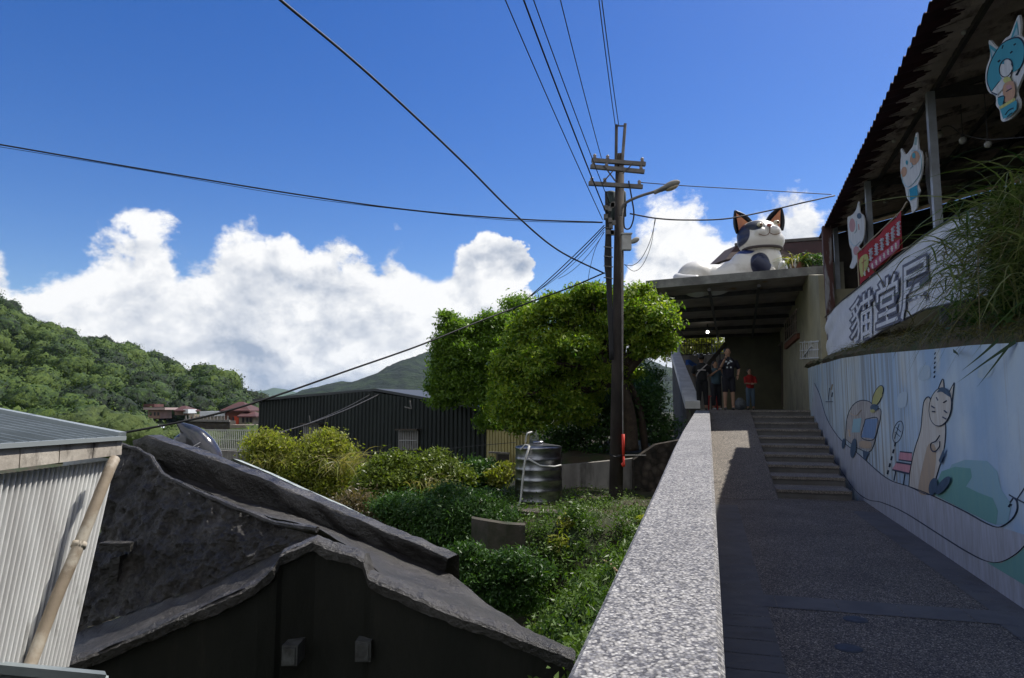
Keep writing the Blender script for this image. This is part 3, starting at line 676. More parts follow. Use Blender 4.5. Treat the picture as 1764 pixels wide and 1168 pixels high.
# strings of globe bulbs under the roof
m_glob = mat('unlit globe', (0.55, 0.54, 0.5), None, rough=.3)
bl = [(1661, 55, 5), (1610, 127, 4), (1575, 187, 4), (1540, 243, 4), (1504, 289, 4), (1541, 312, 5.5), (1532, 321, 5.5), (1522, 329, 5), (1510, 336, 5), (1619, 232, 6.5), (1659, 242, 7), (1702, 249, 6.5), (1525, 348, 4)]
bt = ['small white bulb high on the roof purlin beside the blue cat board', 'small white bulb on the purlin, next below the highest bulb', 'small white bulb where the cross beam meets the purlin', 'small white bulb on the purlin left of the middle post top', 'small white bulb lowest on the roof purlin',
      'white globe bulb highest of the short row left of the middle cat board', 'white globe bulb second in the short row left of the middle cat board', 'white globe bulb third in the short row left of the middle cat board', 'white globe bulb lowest in the short row left of the middle cat board',
      'white globe bulb just right of the middle cat board', 'white globe bulb hanging between the middle cat board and the tall grass', 'white globe bulb hanging rightmost, under the blue cat board', 'white globe bulb above the red banner']
for (px, py, r), tx in zip(bl, bt):
    c = on_plane(px, py, 3.12 if py < 300 and px < 1610 or px > 1655 and py < 100 else 3.9); dist = (c - Vector((0, 0, EYE))).length
    t_ = thing('light_bulb', tx, 'light bulb', 'bulbs strung under the shop roof')
    rr = r * dist / F * .75
    zc = roofz(CS * c.x - SN * c.y) - .02
    MB().ball((0, 0, 0), rr, 14).obj('globe', m_glob, t_, True).data.transform(Matrix.Translation(c))
    mb = MB(); mb.tube([c + Vector((0, 0, rr * .8)), c + Vector((0, 0, rr * 1.7))], rr * .45, 8); mb.tube([c + Vector((0, 0, rr * 1.6)), Vector((c.x, c.y, max(c.z + rr * 2, zc)))], .006, 5); mb.obj('socket', m_steel, t_)
mb = MB(); mb.tube(bez([on_plane(1480, 330, 3.9), on_plane(1515, 326, 3.9), on_plane(1545, 303, 3.9), on_plane(1619, 222, 3.9), on_plane(1659, 232, 3.9), on_plane(1702, 240, 3.9), on_plane(1780, 235, 3.9)]), .008, 5)
tag(mb.obj('light_cable', m_steel), 'thin dark cable linking the globe bulbs under the shop roof', 'cable')

# cut-out cat boards on the posts (flat plywood)
def bp(px, py, off=0.0): return on_plane(px, py, 3.0, 0, off)
wht = pm('board white', (0.62, 0.64, 0.66)); tl = pm('board teal', (0.05, 0.28, 0.38), (.055, .30, .40)); ora = pm('board orange', (0.5, 0.3, 0.2)); blu = pm('board blue', (0.02, 0.28, 0.45)); bpink = pm('board pink', (0.5, 0.28, 0.30)); byel = pm('board yellow', (0.5, 0.5, 0.18)); lbl = pm('board pale blue', (0.33, 0.5, 0.6))
plyback = mat('plywood back', (0.25, 0.22, 0.17), (0.18, 0.15, 0.12), 3, .8)
def board(label, outline, shapes, deep=(0, 0)):
    t_ = thing('cat_board', label, 'cut-out board', 'cat boards on the shop posts')
    n = (W(1, 0) - W(0, 0)) * .02
    mb = MB(); mb.slab([bp(x, y) for x, y in smoothpoly(outline, 4)], n); mb.obj('panel', wht, t_)
    decal('painted_figure', shapes, t_, bp); return t_
B1 = [(1755, 26), (1758, 45), (1757, 62), (1764, 66), (1771, 80), (1769, 110), (1757, 142), (1751, 160), (1756, 175), (1754, 190), (1742, 204), (1726, 209), (1722, 190), (1716, 182), (1715, 166), (1703, 158), (1698, 140), (1699, 118), (1706, 95), (1703, 72), (1707, 71), (1718, 82), (1732, 66), (1740, 60), (1748, 40)]
board('blue cat cut-out board with pointed ears at the top right, on the nearest post', B1, [
    ('f', [(1752, 34), (1755, 60), (1741, 66)], tl, False), ('f', [(1704, 76), (1718, 86), (1708, 104)], tl, False), ('f', [(1752, 46), (1754, 60), (1745, 63)], lbl, False), ('f', [(1707, 84), (1714, 90), (1709, 98)], lbl, False),
    ('f', [(1744, 66), (1757, 66), (1765, 80), (1763, 106), (1750, 122), (1735, 125), (1722, 140), (1708, 158), (1701, 140), (1703, 118), (1712, 96), (1726, 76)], tl, True),
    ('l', [(1708, 158), (1701, 140), (1703, 118), (1712, 96), (1726, 76), (1744, 66), (1757, 66), (1765, 80), (1763, 106), (1750, 130)], .014, ink),
    ('f', [(1708, 158), (1724, 138), (1732, 128), (1730, 150), (1718, 163)], wht, False), ('l', [(1708, 158), (1722, 140)], .012, ink), ('l', [(1708, 159), (1718, 163)], .014, ink),
    ('f', ell(1727, 118, 6, 8), wht, False), ('f', ell(1736, 108, 6, 8), wht, False), ('f', ell(1732, 128, 9, 9), wht, False), ('f', ell(1738, 118, 6, 8), wht, False), ('l', ell(1733, 117, 11, 16, 15), .01, ink), ('f', ell(1735, 138, 7, 6), byel, False),
    ('f', [(1728, 148), (1745, 140), (1748, 165), (1732, 176)], ora, True), ('f', ell(1738, 150, 5, 4), bpink, False), ('l', [(1733, 158), (1743, 152)], .01, ink),
    ('f', [(1719, 168), (1730, 165), (1727, 183), (1720, 180)], tl, True), ('l', [(1719, 168), (1730, 166), (1728, 180)], .01, ink),
    ('f', [(1722, 186), (1748, 170), (1752, 176), (1751, 188), (1740, 200), (1728, 205)], tl, False), ('f', [(1721, 184), (1748, 168), (1749, 173), (1722, 189)], byel, False), ('l', [(1732, 198), (1738, 190), (1746, 186)], .014, ink), ('l', [(1735, 201), (1744, 194)], .01, ink),
    ('l', [(1740, 92), (1744, 88)], .014, ink), ('l', [(1719, 107), (1723, 103)], .016, ink), ('l', [(1746, 78), (1750, 75)], .014, ink), ('l', [(1726, 84), (1728, 78)], .01, ink), ('l', [(1757, 120), (1752, 130)], .012, ink)])
B2 = [(1579, 228), (1582, 256), (1587, 262), (1589, 280), (1586, 305), (1581, 318), (1584, 330), (1580, 342), (1579, 358), (1575, 364), (1571, 366), (1568, 350), (1562, 340), (1559, 324), (1553, 308), (1551, 290), (1552, 268), (1552, 256), (1560, 266), (1568, 258), (1573, 250)]
board('white cat cut-out board with orange face patches and blue trousers on the middle post', B2, [
    ('f', ell(1576, 272, 8, 13, 20), ora, False), ('f', ell(1557, 296, 5, 9, 10), ora, False), ('f', ell(1574, 268, 3, 5), tl, False), ('f', ell(1562, 280, 2, 4), tl, False), ('l', [(1553, 300), (1556, 315), (1565, 322), (1577, 312), (1586, 296), (1587, 274), (1581, 260), (1570, 260)], .014, lbl),
    ('f', [(1566, 326), (1580, 318), (1581, 338), (1568, 346)], blu, False), ('l', [(1564, 326), (1566, 345)], .012, lbl), ('l', [(1568, 290), (1572, 286), (1569, 280)], .012, lbl), ('l', [(1577, 250), (1578, 236)], .03, lbl), ('l', [(1580, 322), (1583, 332), (1580, 338)], .012, lbl)])
B3 = [(1479, 347), (1481, 366), (1487, 372), (1489, 390), (1487, 412), (1479, 425), (1484, 432), (1482, 444), (1476, 452), (1470, 462), (1464, 460), (1468, 446), (1466, 430), (1463, 420), (1461, 400), (1460, 376), (1465, 372), (1470, 368), (1475, 360)]
board('pale pink and white cat cut-out board beside the red banner, farthest of the boards', B3, [
    ('f', ell(1468, 388, 5, 12), bpink, False), ('f', ell(1480, 372, 4, 5), navy, False), ('l', [(1475, 380), (1476, 395), (1472, 402)], .014, lbl), ('l', [(1479, 386), (1480, 396)], .02, bpink), ('f', ell(1475, 432, 5, 8), bpink, False), ('l', [(1466, 428), (1468, 444)], .012, ink), ('l', [(1462, 412), (1472, 424), (1482, 416)], .012, lbl)])
for lb, o_, cx in [('brown back of a cat-shaped board on the far side of the middle post', B2, 1610), ('brown back of a cat-shaped board on the far side of the farthest post', B3, 1500)]:
    mid = sum(x for x, y in o_) / len(o_); pts = []
    for x, y in smoothpoly(o_, 4): pts.append(on_plane(cx - 7 + (x - mid) * .45, y + 6, 3.3, -.0))
    mb = MB(); mb.slab(pts, (W(1, 0) - W(0, 0)) * .02)
    tag(mb.obj('cat_board', plyback), lb, 'cut-out board', 'cat boards on the shop posts')

# ---------------------------------------------------------------- banners
def cloth(name, corners, m, pl, off=0, waves=.025, nu=40, nv=14, freq=3):
    tl_, tr_, br_, bl_ = [on_plane(x, y, pl) for x, y in corners]
    nrm = W(1, 0) - W(0, 0)
    def fn(a, b):
        q = (tl_ * (1 - a) + tr_ * a) * (1 - b) + (bl_ * (1 - a) + br_ * a) * b
        w = waves * (math.sin(a * freq * 6.28 + b * 2.2) * .5 + .8 * noise.noise(Vector((a * 6, b * 3, off)))) * (.35 + .65 * math.sin(math.pi * b))
        return q + nrm * (w + .02)
    return fn
m_ban = mat('white banner cloth', (0.68, 0.71, 0.76), (0.58, 0.61, 0.67), 2.5, .85, .5, 5, bdist=.03)
wb = thing('banner', 'long white cloth banner with big outlined characters hung above the painted wall', 'banner')
WBC = [(1418, 549), (1672, 392), (1672, 516), (1410, 628)]
mb = MB()
tb = [(1418, 549), (1450, 518), (1520, 462), (1590, 407), (1640, 376), (1700, 350)]; bb = [(1410, 628), (1452, 614), (1520, 570), (1590, 534), (1650, 520), (1705, 510)]
def wbf(a, b):
    s = a * 5; i = min(4, int(s)); f = s - i
    ta = Vector((tb[i][0] * (1 - f) + tb[i + 1][0] * f, tb[i][1] * (1 - f) + tb[i + 1][1] * f)); ba = Vector((bb[i][0] * (1 - f) + bb[i + 1][0] * f, bb[i][1] * (1 - f) + bb[i + 1][1] * f))
    q = ta * (1 - b) + ba * b
    crease = .03 * math.exp(-a * 9) * math.sin(b * 14 + a * 30) + .012 * noise.noise(Vector((a * 14, b * 3, 1)))
    return on_plane(q.x, q.y, 2.78, 0, .0) + (W(1, 0) - W(0, 0)) * (crease + .02)
mb.grid(wbf, 90, 16); mb.obj('cloth', m_ban, wb, True)
mb = MB(); mb.tube([on_plane(x, y, 2.79) for x, y in tb], .014, 6); mb.tube([on_plane(x, y, 2.79) for x, y in bb], .016, 6); mb.tube([on_plane(1415, 545, 2.79), on_plane(1409, 632, 2.79)], .025, 6); mb.obj('rope', m_steel, wb)
gr = mat('banner grey', (0.13, 0.14, 0.19), None, rough=.8)
def glyph(ch, box, pl, m, parent, name, grow=0.0, off=0.0, shear=None):
    x0, x1, yt0, yb0, yt1, yb1 = box     # left edge x, right edge x, top/bottom y at left, top/bottom y at right
    cu = bpy.data.curves.new('t', 'FONT'); cu.body = ch; cu.size = 1; cu.offset = grow; cu.resolution_u = 3
    ob = bpy.data.objects.new('t', cu); col.objects.link(ob); bpy.context.view_layer.update()
    me = bpy.data.meshes.new_from_object(ob.evaluated_get(bpy.context.evaluated_depsgraph_get())); bpy.data.objects.remove(ob)
    for v in me.vertices:
        a = v.co.x; b_ = (v.co.y + .12)   # glyph cell about one unit square
        x = x0 + (x1 - x0) * a; yt = yt0 + (yt1 - yt0) * a; yb = yb0 + (yb1 - yb0) * a
        v.co = on_plane(x, yb + (yt - yb) * b_, pl, 0, off)
    me.name = name
    return link(name, me, m, parent)
for ch, bx in [('貓', (1464, 1505, 520, 596, 490, 580)), ('堂', (1507, 1549, 488, 572, 462, 556)), ('屋', (1550, 1601, 456, 556, 428, 540))]:
    glyph(ch, bx, 2.78, gr, wb, 'lettering', .055, .012); glyph(ch, bx, 2.78, m_ban, wb, 'lettering', .004, .016)
rb = thing('banner', 'small red banner with pale and pink lettering hung above the white banner', 'banner')
def rbp(x, y, off=0): return on_plane(x, y, 2.92, 0, off)
red = mat('red cloth', (0.36, 0.02, 0.025), (0.28, 0.015, 0.02), 3, .8, .3, 8)
RC = [(1477, 436), (1554, 362), (1553, 430), (1481, 492)]
mb = MB()
def rbf(a, b):
    q = (Vector(RC[0]) * (1 - a) + Vector(RC[1]) * a) * (1 - b) + (Vector(RC[3]) * (1 - a) + Vector(RC[2]) * a) * b
    return on_plane(q.x, q.y - 3 * math.sin(math.pi * a) * (1 - 2 * b) * -1, 2.92, 0, 0) + (W(1, 0) - W(0, 0)) * .015 * math.sin(a * 17 + b * 3)
mb.grid(rbf, 30, 8); mb.obj('cloth', red, rb, True)
def rq(a, b): 
    q = (Vector(RC[0]) * (1 - a) + Vector(RC[1]) * a) * (1 - b) + (Vector(RC[3]) * (1 - a) + Vector(RC[2]) * a) * b; return (q.x, q.y + 3 * math.sin(math.pi * a) * (1 - 2 * b))
rs = random.Random(3); sh_ = [('f', [rq(.03, .25), rq(.2, .27), rq(.22, .62), rq(.05, .8)], byel, True)]
sh_.append(('f', [rq(.22, .62), rq(.95, .68), rq(.95, .92), rq(.3, .9)], pm('banner pink', (.45, .12, .2)), False))
for k in range(6):                      # characters too small to read: brush-like strokes
    a0 = .24 + k * .125
    for j in range(4):
        b0 = .24 + j * .09; sh_.append(('l', [rq(a0 + rs.uniform(0, .02), b0), rq(a0 + .09, b0 + rs.uniform(-.03, .03))], .03, pm('banner white', (.55, .6, .75))))
    sh_.append(('l', [rq(a0 + .045, .2), rq(a0 + .045 + rs.uniform(-.02, .02), .58)], .03, pm('banner white', (.55, .6, .75))))
for k in range(9):
    a0 = .1 + k * .092; sh_.append(('l', [rq(a0, .76), rq(a0 + .05, .78)], .022, wht)); sh_.append(('l', [rq(a0 + .025, .7), rq(a0 + .03, .86)], .022, wht))
sh_ += [('l', [rq(.07, .4), rq(.18, .42)], .02, ora), ('l', [rq(.12, .3), rq(.1, .7)], .02, ora)]
decal('lettering', [(s[0], s[1], *s[2:]) for s in sh_], rb, lambda x, y, off=0: rbp(x, y, off + .02))
mb = MB(); mb.tube([rbp(*RC[0]), rbp(*RC[1]), on_plane(1562, 348, 2.95)], .012, 5); mb.tube([rbp(1477, 436), rbp(1480, 500)], .012, 5); mb.tube([rbp(*RC[2]), on_plane(1566, 425, 2.95)], .01, 5); mb.obj('rope', mat('rope', (.4, .34, .25)), rb)

# ---------------------------------------------------------------- canopy over the landing
m_can = mat('canopy board', (0.38, 0.33, 0.29), (0.24, 0.21, 0.185), 1.4, .85, .3, 8, c3=(0.24, 0.15, 0.07), s3=.7, lo3=.62, hi3=.68)
m_cane = mat('canopy edge', (0.22, 0.22, 0.21), (0.12, 0.12, 0.115), 3, .8, .4, 14)
cn = thing('canopy', 'flat concrete and board canopy roofing the landing, with the cat statue on top', 'canopy')
cA, cB, cC, cD = P(1115, 497, 19.3), P(1413, 471, 18.6), P(1322, 577, 31), P(1163, 583, 31)
cB = cB + Vector((.15, 0, 0)); cC = cC + Vector((1.2, 0, 0))
up_ = Vector((0, 0, .2))
mb = MB(); mb.hexa([cA, cB, cC, cD], [v + up_ for v in (cA, cB, cC, cD)]); mb.obj('slab', m_can, cn)
mb = MB(); e0 = Vector((0, -.05, 0)); mb.hexa([cA + e0 + Vector((-.04, 0, -.02)), cB + e0 + Vector((0, 0, -.02)), cB - Vector((0, .004, .02)), cA + Vector((-.04, -.004, -.02))], [v + up_ * 1.08 for v in (cA + e0 + Vector((-.04, 0, 0)), cB + e0, cB - Vector((0, .004, 0)), cA + Vector((-.04, -.004, 0)))]); mb.obj('edge_board', m_cane, cn)
for k in range(5):
    f = .12 + k * .2; mb = MB(); a = cA.lerp(cD, f); b_ = cB.lerp(cC, f); mb.beam(a - Vector((0, 0, .07)), b_ - Vector((0, 0, .07)), .09, .13); mb.obj('joist', m_steel, cn)
for k in range(4):
    f = .08 + k * .28; mb = MB(); a = cA.lerp(cB, f); b_ = cD.lerp(cC, f); mb.beam(a - Vector((0, -.1, .17)), b_ - Vector((0, .1, .17)), .08, .07); mb.obj('beam', m_steel, cn)
for q in [(1270, 690, 19.6)][:0]: pass
mb = MB(); q = cD.lerp(cA, .05); mb.pbox(0, 0, 0, 0, 0, 0) if 0 else mb.beam(Vector((q.x + .2, q.y, LZ)), Vector((q.x + .2, q.y, q.z)), .1, .1); mb.obj('post', m_post, cn)
# house behind the landing
m_cream = mat('cream wall', (0.36, 0.33, 0.22), (0.27, 0.25, 0.17), 1.2, .6, .15, 10, c3=(0.16, 0.15, 0.12), s3=1, lo3=.55, hi3=.7)
ho = thing('landing_house', 'cream rendered house wall with a barred window and dark doorway beside the landing', 'house')
def hp(u): return 2.68 + (u - 18) * .03
z16 = P(1411, 471, 16.5).z
ztop = lambda u: z16 + (cB.z - z16) * min(1, max(0, (u - 18) / 2.2)) + (cC.z - cB.z) * max(0, u - 20.2) / 13 - .03
mb = MB()
for k in range(13):
    ua, ub = 18.0 + k * 1.1, 18.0 + (k + 1) * 1.1
    b4 = [W(hp(ua), ua, LZ - .3), W(hp(ua) + .2, ua, LZ - .3), W(hp(ub) + .2, ub, LZ - .3), W(hp(ub), ub, LZ - .3)]
    mb.hexa(b4, [zf(b4[0], ztop(ua)), zf(b4[1], ztop(ua)), zf(b4[2], ztop(ub)), zf(b4[3], ztop(ub))])
mb.pbox(hp(18) + .2, 6, 18.0, 18.15, LZ - .5, z16 - .4)
mb.obj('side_wall', m_cream, ho)
bx0 = P(1252, 700, 30.6); bx1 = P(1385, 700, 29.6)
mb = MB(); mb.hexa([zf(bx0, LZ - .1), zf(bx1, LZ - .1), zf(bx1 + Vector((.05, .2, 0)), LZ - .1), zf(bx0 + Vector((.05, .2, 0)), LZ - .1)], [zf(v, cC.z + .1) for v in (bx0, bx1, bx1 + Vector((.05, .2, 0)), bx0 + Vector((.05, .2, 0)))]); mb.obj('back_wall', mat('olive dark wall', (.12, .115, .07), (.09, .085, .055), 1.5), ho)
def hpp(px, py, off=0): return on_plane(px, py, 2.68 - 18 * .03, .03, off)
dr = MB(); dr.slab([hpp(1322, 610, .03), hpp(1346, 592, .03), hpp(1347, 700, .03), hpp(1322, 700, .03)], (W(1, 0) - W(0, 0)) * .06); dd = dr.obj('door', m_dark, ho)
mb = MB(); [mb.beam(hpp(*a, .06), hpp(*b_, .06), .07, .06) for a, b_ in [((1321, 611), (1347, 591)), ((1321, 611), (1321, 700)), ((1347, 591), (1348, 700))]]; mb.obj('frame', mat('door frame', (.14, .12, .1)), dd)
mb = MB(); mb.slab([hpp(1352, 556, .03), hpp(1371, 534, .03), hpp(1371, 572, .03), hpp(1352, 590, .03)], (W(1, 0) - W(0, 0)) * .04)
wn = mb.obj('window', mat('dark glass', (.03, .035, .04), None, rough=.15, spec=.6), ho)
mb = MB()
for k in range(7):
    f = k / 6; x = 1352 + 19 * f; mb.beam(hpp(x, 556 - 22 * f, .12), hpp(x, 590 - 18 * f, .12), .025, .025)
mb.beam(hpp(1351, 557, .12), hpp(1372, 533, .12), .04, .04); mb.beam(hpp(1351, 591, .12), hpp(1372, 572, .12), .04, .04); mb.beam(hpp(1351, 572, .12), hpp(1372, 552, .12), .025, .025)
mb.obj('bars', mat('window bars', (.3, .24, .2)), wn)
mb = MB(); mb.slab([hpp(1351, 593, .1), hpp(1372, 574, .1), hpp(1372, 583, .1), hpp(1351, 602, .1)], (W(1, 0) - W(0, 0)) * .1); mb.obj('sill', mat('sill red', (.22, .09, .06)), wn)
# sunlit mirrored lattice seen in the polished wall: a small mirrored lattice of bars modelling that reflection
lt = MB(); 
for k in range(9):
    x = 1379 + k * 3.6; lt.beam(hpp(x, 618, .05), hpp(x, 590 - (k % 3) * 3 + 3, .05), .03, .02)
for y in (618, 604, 590): lt.beam(hpp(1378, y, .05), hpp(1410, y - 2, .05), .02, .03)
lt.beam(hpp(1384, 615, .05), hpp(1398, 596, .05), .05, .03)
tag(lt.obj('lattice_reflection', mat('mirrored lattice', (.6, .62, .65))), 'small mirrored lattice reflection, modelled as bars, on the cream wall at the head of the steps', 'lattice')
# lamp bulb, lit
lb = thing('ceiling_lamp', 'lit round lamp bulb hanging under the canopy', 'lamp')
lc = P(1219, 572, 26.5)
mb = MB(); mb.ball(lc, .062, 14); mb.obj('bulb', mat('lit bulb', (.9, .9, .85), emit=((1, .97, .88), 4)), lb, True)
mb = MB(); mb.tube([lc + Vector((0, 0, .07)), lc + Vector((0, 0, .32))], .03, 8); mb.obj('holder', m_steel, lb)
# railing at the back of the landing and dark red stair rail
def railing(label, pts, h, nb, m, name='railing', barr=.012):
    t_ = thing(name, label, 'railing'); a, b_ = pts
    mb = MB(); mb.beam(a, b_, .05, .05); mb.beam(a + Vector((0, 0, h)), b_ + Vector((0, 0, h)), .05, .05); mb.beam(a + Vector((0, 0, h * .5)), b_ + Vector((0, 0, h * .5)), .03, .03); mb.obj('rail', m, t_)
    mb = MB()
    for k in range(nb + 1):
        q = a.lerp(b_, k / nb); mb.tube([q, q + Vector((0, 0, h))], barr, 5)
    mb.obj('bars', m, t_); return t_
railing('dark metal railing in front of the bright bushes at the back of the landing', (P(1166, 612, 31), P(1226, 609, 31)), .85, 14, m_steel)
railing('pale blue railing beside the stair at the back of the landing', (P(1227, 609, 30.8), P(1252, 606, 30.8)), .8, 5, mat('pale blue rail', (.35, .42, .55)))
sr = thing('stair_rail', 'dark diagonal handrail rising behind the people on the landing', 'railing')
mb = MB(); mb.beam(P(1216, 632, 25.5), P(1250, 592, 25.5), .06, .14); mb.obj('rail', m_dark, sr)
mb = MB(); [mb.beam(zf(P(1216 + k * 8, 632 - k * 9.5, 25.5), LZ), P(1216 + k * 8, 632 - k * 9.5, 25.5), .03, .03) for k in range(5)]; mb.obj('baluster', m_dark, sr)
mb = MB(); mb.hexa([zf(P(1165, 690, 31.4), LZ), zf(P(1256, 690, 31.4), LZ), zf(P(1256, 690, 31.6), LZ), zf(P(1165, 690, 31.6), LZ)], [P(1165, 613, 31.4), P(1256, 609, 31.4), P(1256, 609, 31.6), P(1165, 613, 31.6)])
tag(mb.obj('low_wall', m_conc), 'low grey wall under the railing at the back of the landing', 'wall')
# red-brown roof behind the canopy
rr_ = thing('rear_house', 'small house with a dark red hipped roof rising behind the cat statue', 'house')
a, b_, c_, d_ = P(1250, 447, 26), P(1268, 423, 26.5), P(1425, 411, 26.5), P(1425, 450, 26)
mb = MB(); back = Vector((.5, 4, .6)); mb.hexa([a, d_, d_ + back, a + back], [b_, c_, c_ + back * .6, b_ + back * .6]); mb.obj('roof', mat('dull maroon roof', (.045, .022, .022), (.03, .018, .018), 3, .8), rr_)
mb = MB(); mb.beam(b_ + Vector((-.05, -.03, .02)), c_ + Vector((0, -.03, .02)), .1, .12); mb.obj('fascia', m_steel, rr_)
mb = MB(); mb.hexa([zf(a + Vector((.3, .4, 0)), cB.z - .2), zf(d_ + Vector((0, .4, 0)), cB.z - .2), zf(d_ + Vector((.3, 3.5, 0)), cB.z - .2), zf(a + Vector((.7, 3.5, 0)), cB.z - .2)], [zf(v, a.z + .05) for v in (a + Vector((.3, .4, 0)), d_ + Vector((0, .4, 0)), d_ + Vector((.3, 3.5, 0)), a + Vector((.7, 3.5, 0)))]); mb.obj('wall', m_dark, rr_)

# ---------------------------------------------------------------- lying cat statue on the canopy
def blobmat(name, base, blobs, rough=.45, c2=None):
    m = bpy.data.materials.new(name); m.use_nodes = True; t = NT(m.node_tree); b = t.n['Principled BSDF']
    oc = t.new('ShaderNodeTexCoord').outputs['Object']; c = (*base, 1)
    if c2: c = t.mix(t.rng(t.noise(oc, 3, 6), .5, .68), base, c2)
    wob = t.vmath('ADD', oc, t.vmath('SCALE', (0, 0, 0), None, 0.0))
    for cc, rr, cl in blobs:
        d = t.vmath('SUBTRACT', wob, cc); d = t.vmath('DIVIDE', d, rr); l = t.vmath('LENGTH', d)
        c = t.mix(t.rng(l, .93, 1.0, 1, 0), c, cl)
    t.set(b.inputs['Base Color'], c); b.inputs['Roughness'].default_value = rough; return m
def fused(name, balls, m, parent, voxel=.03, smooth=6):
    mb = MB()
    for bb_ in balls:
        if bb_[0] == 'b': mb.ball(bb_[1], bb_[2], 24, bb_[3] if len(bb_) > 3 else None)
        else: mb.tube(bb_[1], bb_[2], 16)
    o = mesh(name, mb.v, mb.f, m, parent)
    r = o.modifiers.new('r', 'REMESH'); r.mode = 'VOXEL'; r.voxel_size = voxel; r.use_smooth_shade = True
    s = o.modifiers.new('s', 'SMOOTH'); s.iterations = smooth; s.factor = .6
    bpy.context.view_layer.update()
    me = bpy.data.meshes.new_from_object(o.evaluated_get(bpy.context.evaluated_depsgraph_get())); me.name = name
    o.modifiers.clear(); old = o.data; o.data = me; bpy.data.meshes.remove(old)
    me.polygons.foreach_set('use_smooth', [True] * len(me.polygons)); return o
S = 16.8 / F
base = P(1300, 486, 20.6)
ct = thing('cat_statue', 'huge white cat statue with navy patches lying on the canopy, head raised', 'statue', loc=base); ct.scale = (1.226,) * 3
def L(px, py, y=0.0): return Vector(((px - 1300) * S, y, (486 - py) * S))
white = (0.58, 0.57, 0.54); nv = (0.010, 0.016, 0.05); dk = (0.015, 0.018, 0.022)
fused('body', [('b', L(1198, 482), (.50, .45, .47)), ('b', L(1228, 484), (.55, .42, .42)), ('b', L(1262, 478), (.55, .42, .42)), ('b', L(1288, 464, -.05), (.48, .42, .50)), ('b', L(1316, 456, -.12), (.42, .38, .60)), ('b', L(1240, 482), (.8, .40, .36)),
              ('t', [L(1314, 470, -.1), L(1314, 428, -.1)], .34), ('t', [L(1290, 452, -.42), L(1302, 462, -.5), L(1318, 480, -.55)], [.17, .15, .13])], 
      blobmat('statue body', white, [(tuple(L(1298, 460, -.55)), (.24, .36, .33), (.012, .018, .05)), (tuple(L(1282, 432, .1)), (.26, .6, .22), (.015, .03, .12))], c2=(.44, .42, .37)), ct, .04)
cx, cz = 1312, 404
eyeL, eyeR = L(1299, 391, -.52), L(1331, 386, -.52)
HB = blobmat('statue head', white, [
    (tuple(L(1276, 402, .0)), (.17, .7, .34), nv), (tuple(L(1295, 390, -.45)), (.24, .5, .17), dk), (tuple(L(1333, 385, -.45)), (.23, .5, .125), dk), (tuple(L(1314, 386, -.4)), (.075, .9, .2), white),
    (tuple(L(1331, 394, -.6)), (.26, .5, .035), white)], c2=(.40, .38, .31))
fused('head', [('b', L(1311, 404), (.55, .50, .40)), ('b', L(1312, 415, -.05), (.58, .50, .34)), ('b', L(1312, 424, -.05), (.52, .46, .24)), ('b', L(1303, 405, -.42), (.17, .16, .13)), ('b', L(1324, 403, -.42), (.17, .16, .13)), ('b', L(1314, 398, -.46), (.09, .1, .07))], HB, ct, .03, 4)
for (b0, b1, tp, s_) in [((1272, 400), (1300, 380), (1269, 359), -1), ((1324, 378), (1352, 394), (1351, 353), 1)]:
    A, B, T = L(*b0, -.02), L(*b1, -.02), L(*tp, -.05); bk = (A + B) / 2 + Vector((0, .26, 0))
    mb = MB(); nn = 8; ring = []
    # outer shell: a curved cone, hollow front
    def shell(a, b_):
        base_ = A.lerp(B, a) + Vector((0, .24 * math.sin(math.pi * a), 0)); q = base_.lerp(T, b_); side = (B - A).normalized()
        return q + Vector((0, 0, .0)) + side * (.06 * math.sin(math.pi * b_) * (2 * a - 1))
    mb.grid(shell, 10, 8); er = mb.obj('ear', mat('ear outside', dk if s_ > 0 else (.02, .025, .03), None, rough=.4), ct, True)
    sm = er.modifiers.new('t', 'SOLIDIFY'); sm.thickness = .03
    mb = MB(); q = [A.lerp(T, .08) * .86 + B * .14, B.lerp(T, .08) * .86 + A * .14, T * .9 + (A + B) * .05]
    mb.slab([v + Vector((0, .02, 0)) for v in q], Vector((0, .02, 0))); mb.obj('inner_ear', mat('ear inside', (.48, .20, .10), (.38, .15, .09), 4, .6), er)
for (ex, ey, rx) in [(1301, 392, .075), (1330, 388, .08)]:
    mb = MB(); mb.ball(L(ex, ey, -.455), (rx, .05, .055), 16); e = mb.obj('eye', mat('eye white', (.55, .52, .38), rough=.2), ct, True)
    mb = MB(); mb.ball(L(ex + 1, ey, -.50), (.03, .02, .035), 12); mb.obj('pupil', mat('pupil', (.12, .05, .03), rough=.2), e, True)
mb = MB(); mb.ball(L(1314, 395, -.575), (.065, .04, .04), 12); mb.obj('nose', mat('nose', (.30, .10, .09), rough=.4), ct, True)
mb = MB()
mb.tube(bez([L(1314, 398, -.60), L(1314.5, 404, -.57), L(1314, 408, -.57)]), .010, 6)
mb.tube(bez([L(1314, 408, -.57), L(1310, 412, -.585), L(1303, 413, -.58), L(1296, 410, -.55)]), .010, 6); mb.tube(bez([L(1314, 408, -.57), L(1319, 411, -.585), L(1326, 411, -.58), L(1333, 408, -.55)]), .010, 6)
mb.obj('mouth', mat('mouth line', (.12, .07, .05)), ct)
mb = MB(); mb.tube([L(1313, 430, -.1) + Vector((.47 * math.cos(k * math.pi / 12), .40 * math.sin(k * math.pi / 12), .0)) for k in range(25)], .035, 8, False); mb.obj('collar', mat('collar', (.06, .05, .05)), ct, True)
fused('paw', [('t', [L(1325, 470, -.2), L(1345, 464, -.4)], .16), ('b', L(1362, 462, -.5), (.19, .2, .17))] + [('b', L(1353 + k * 6, 463, -.66), (.045, .06, .12)) for k in range(4)], blobmat('paw paint', (.55, .56, .57), []), ct, .02, 2)
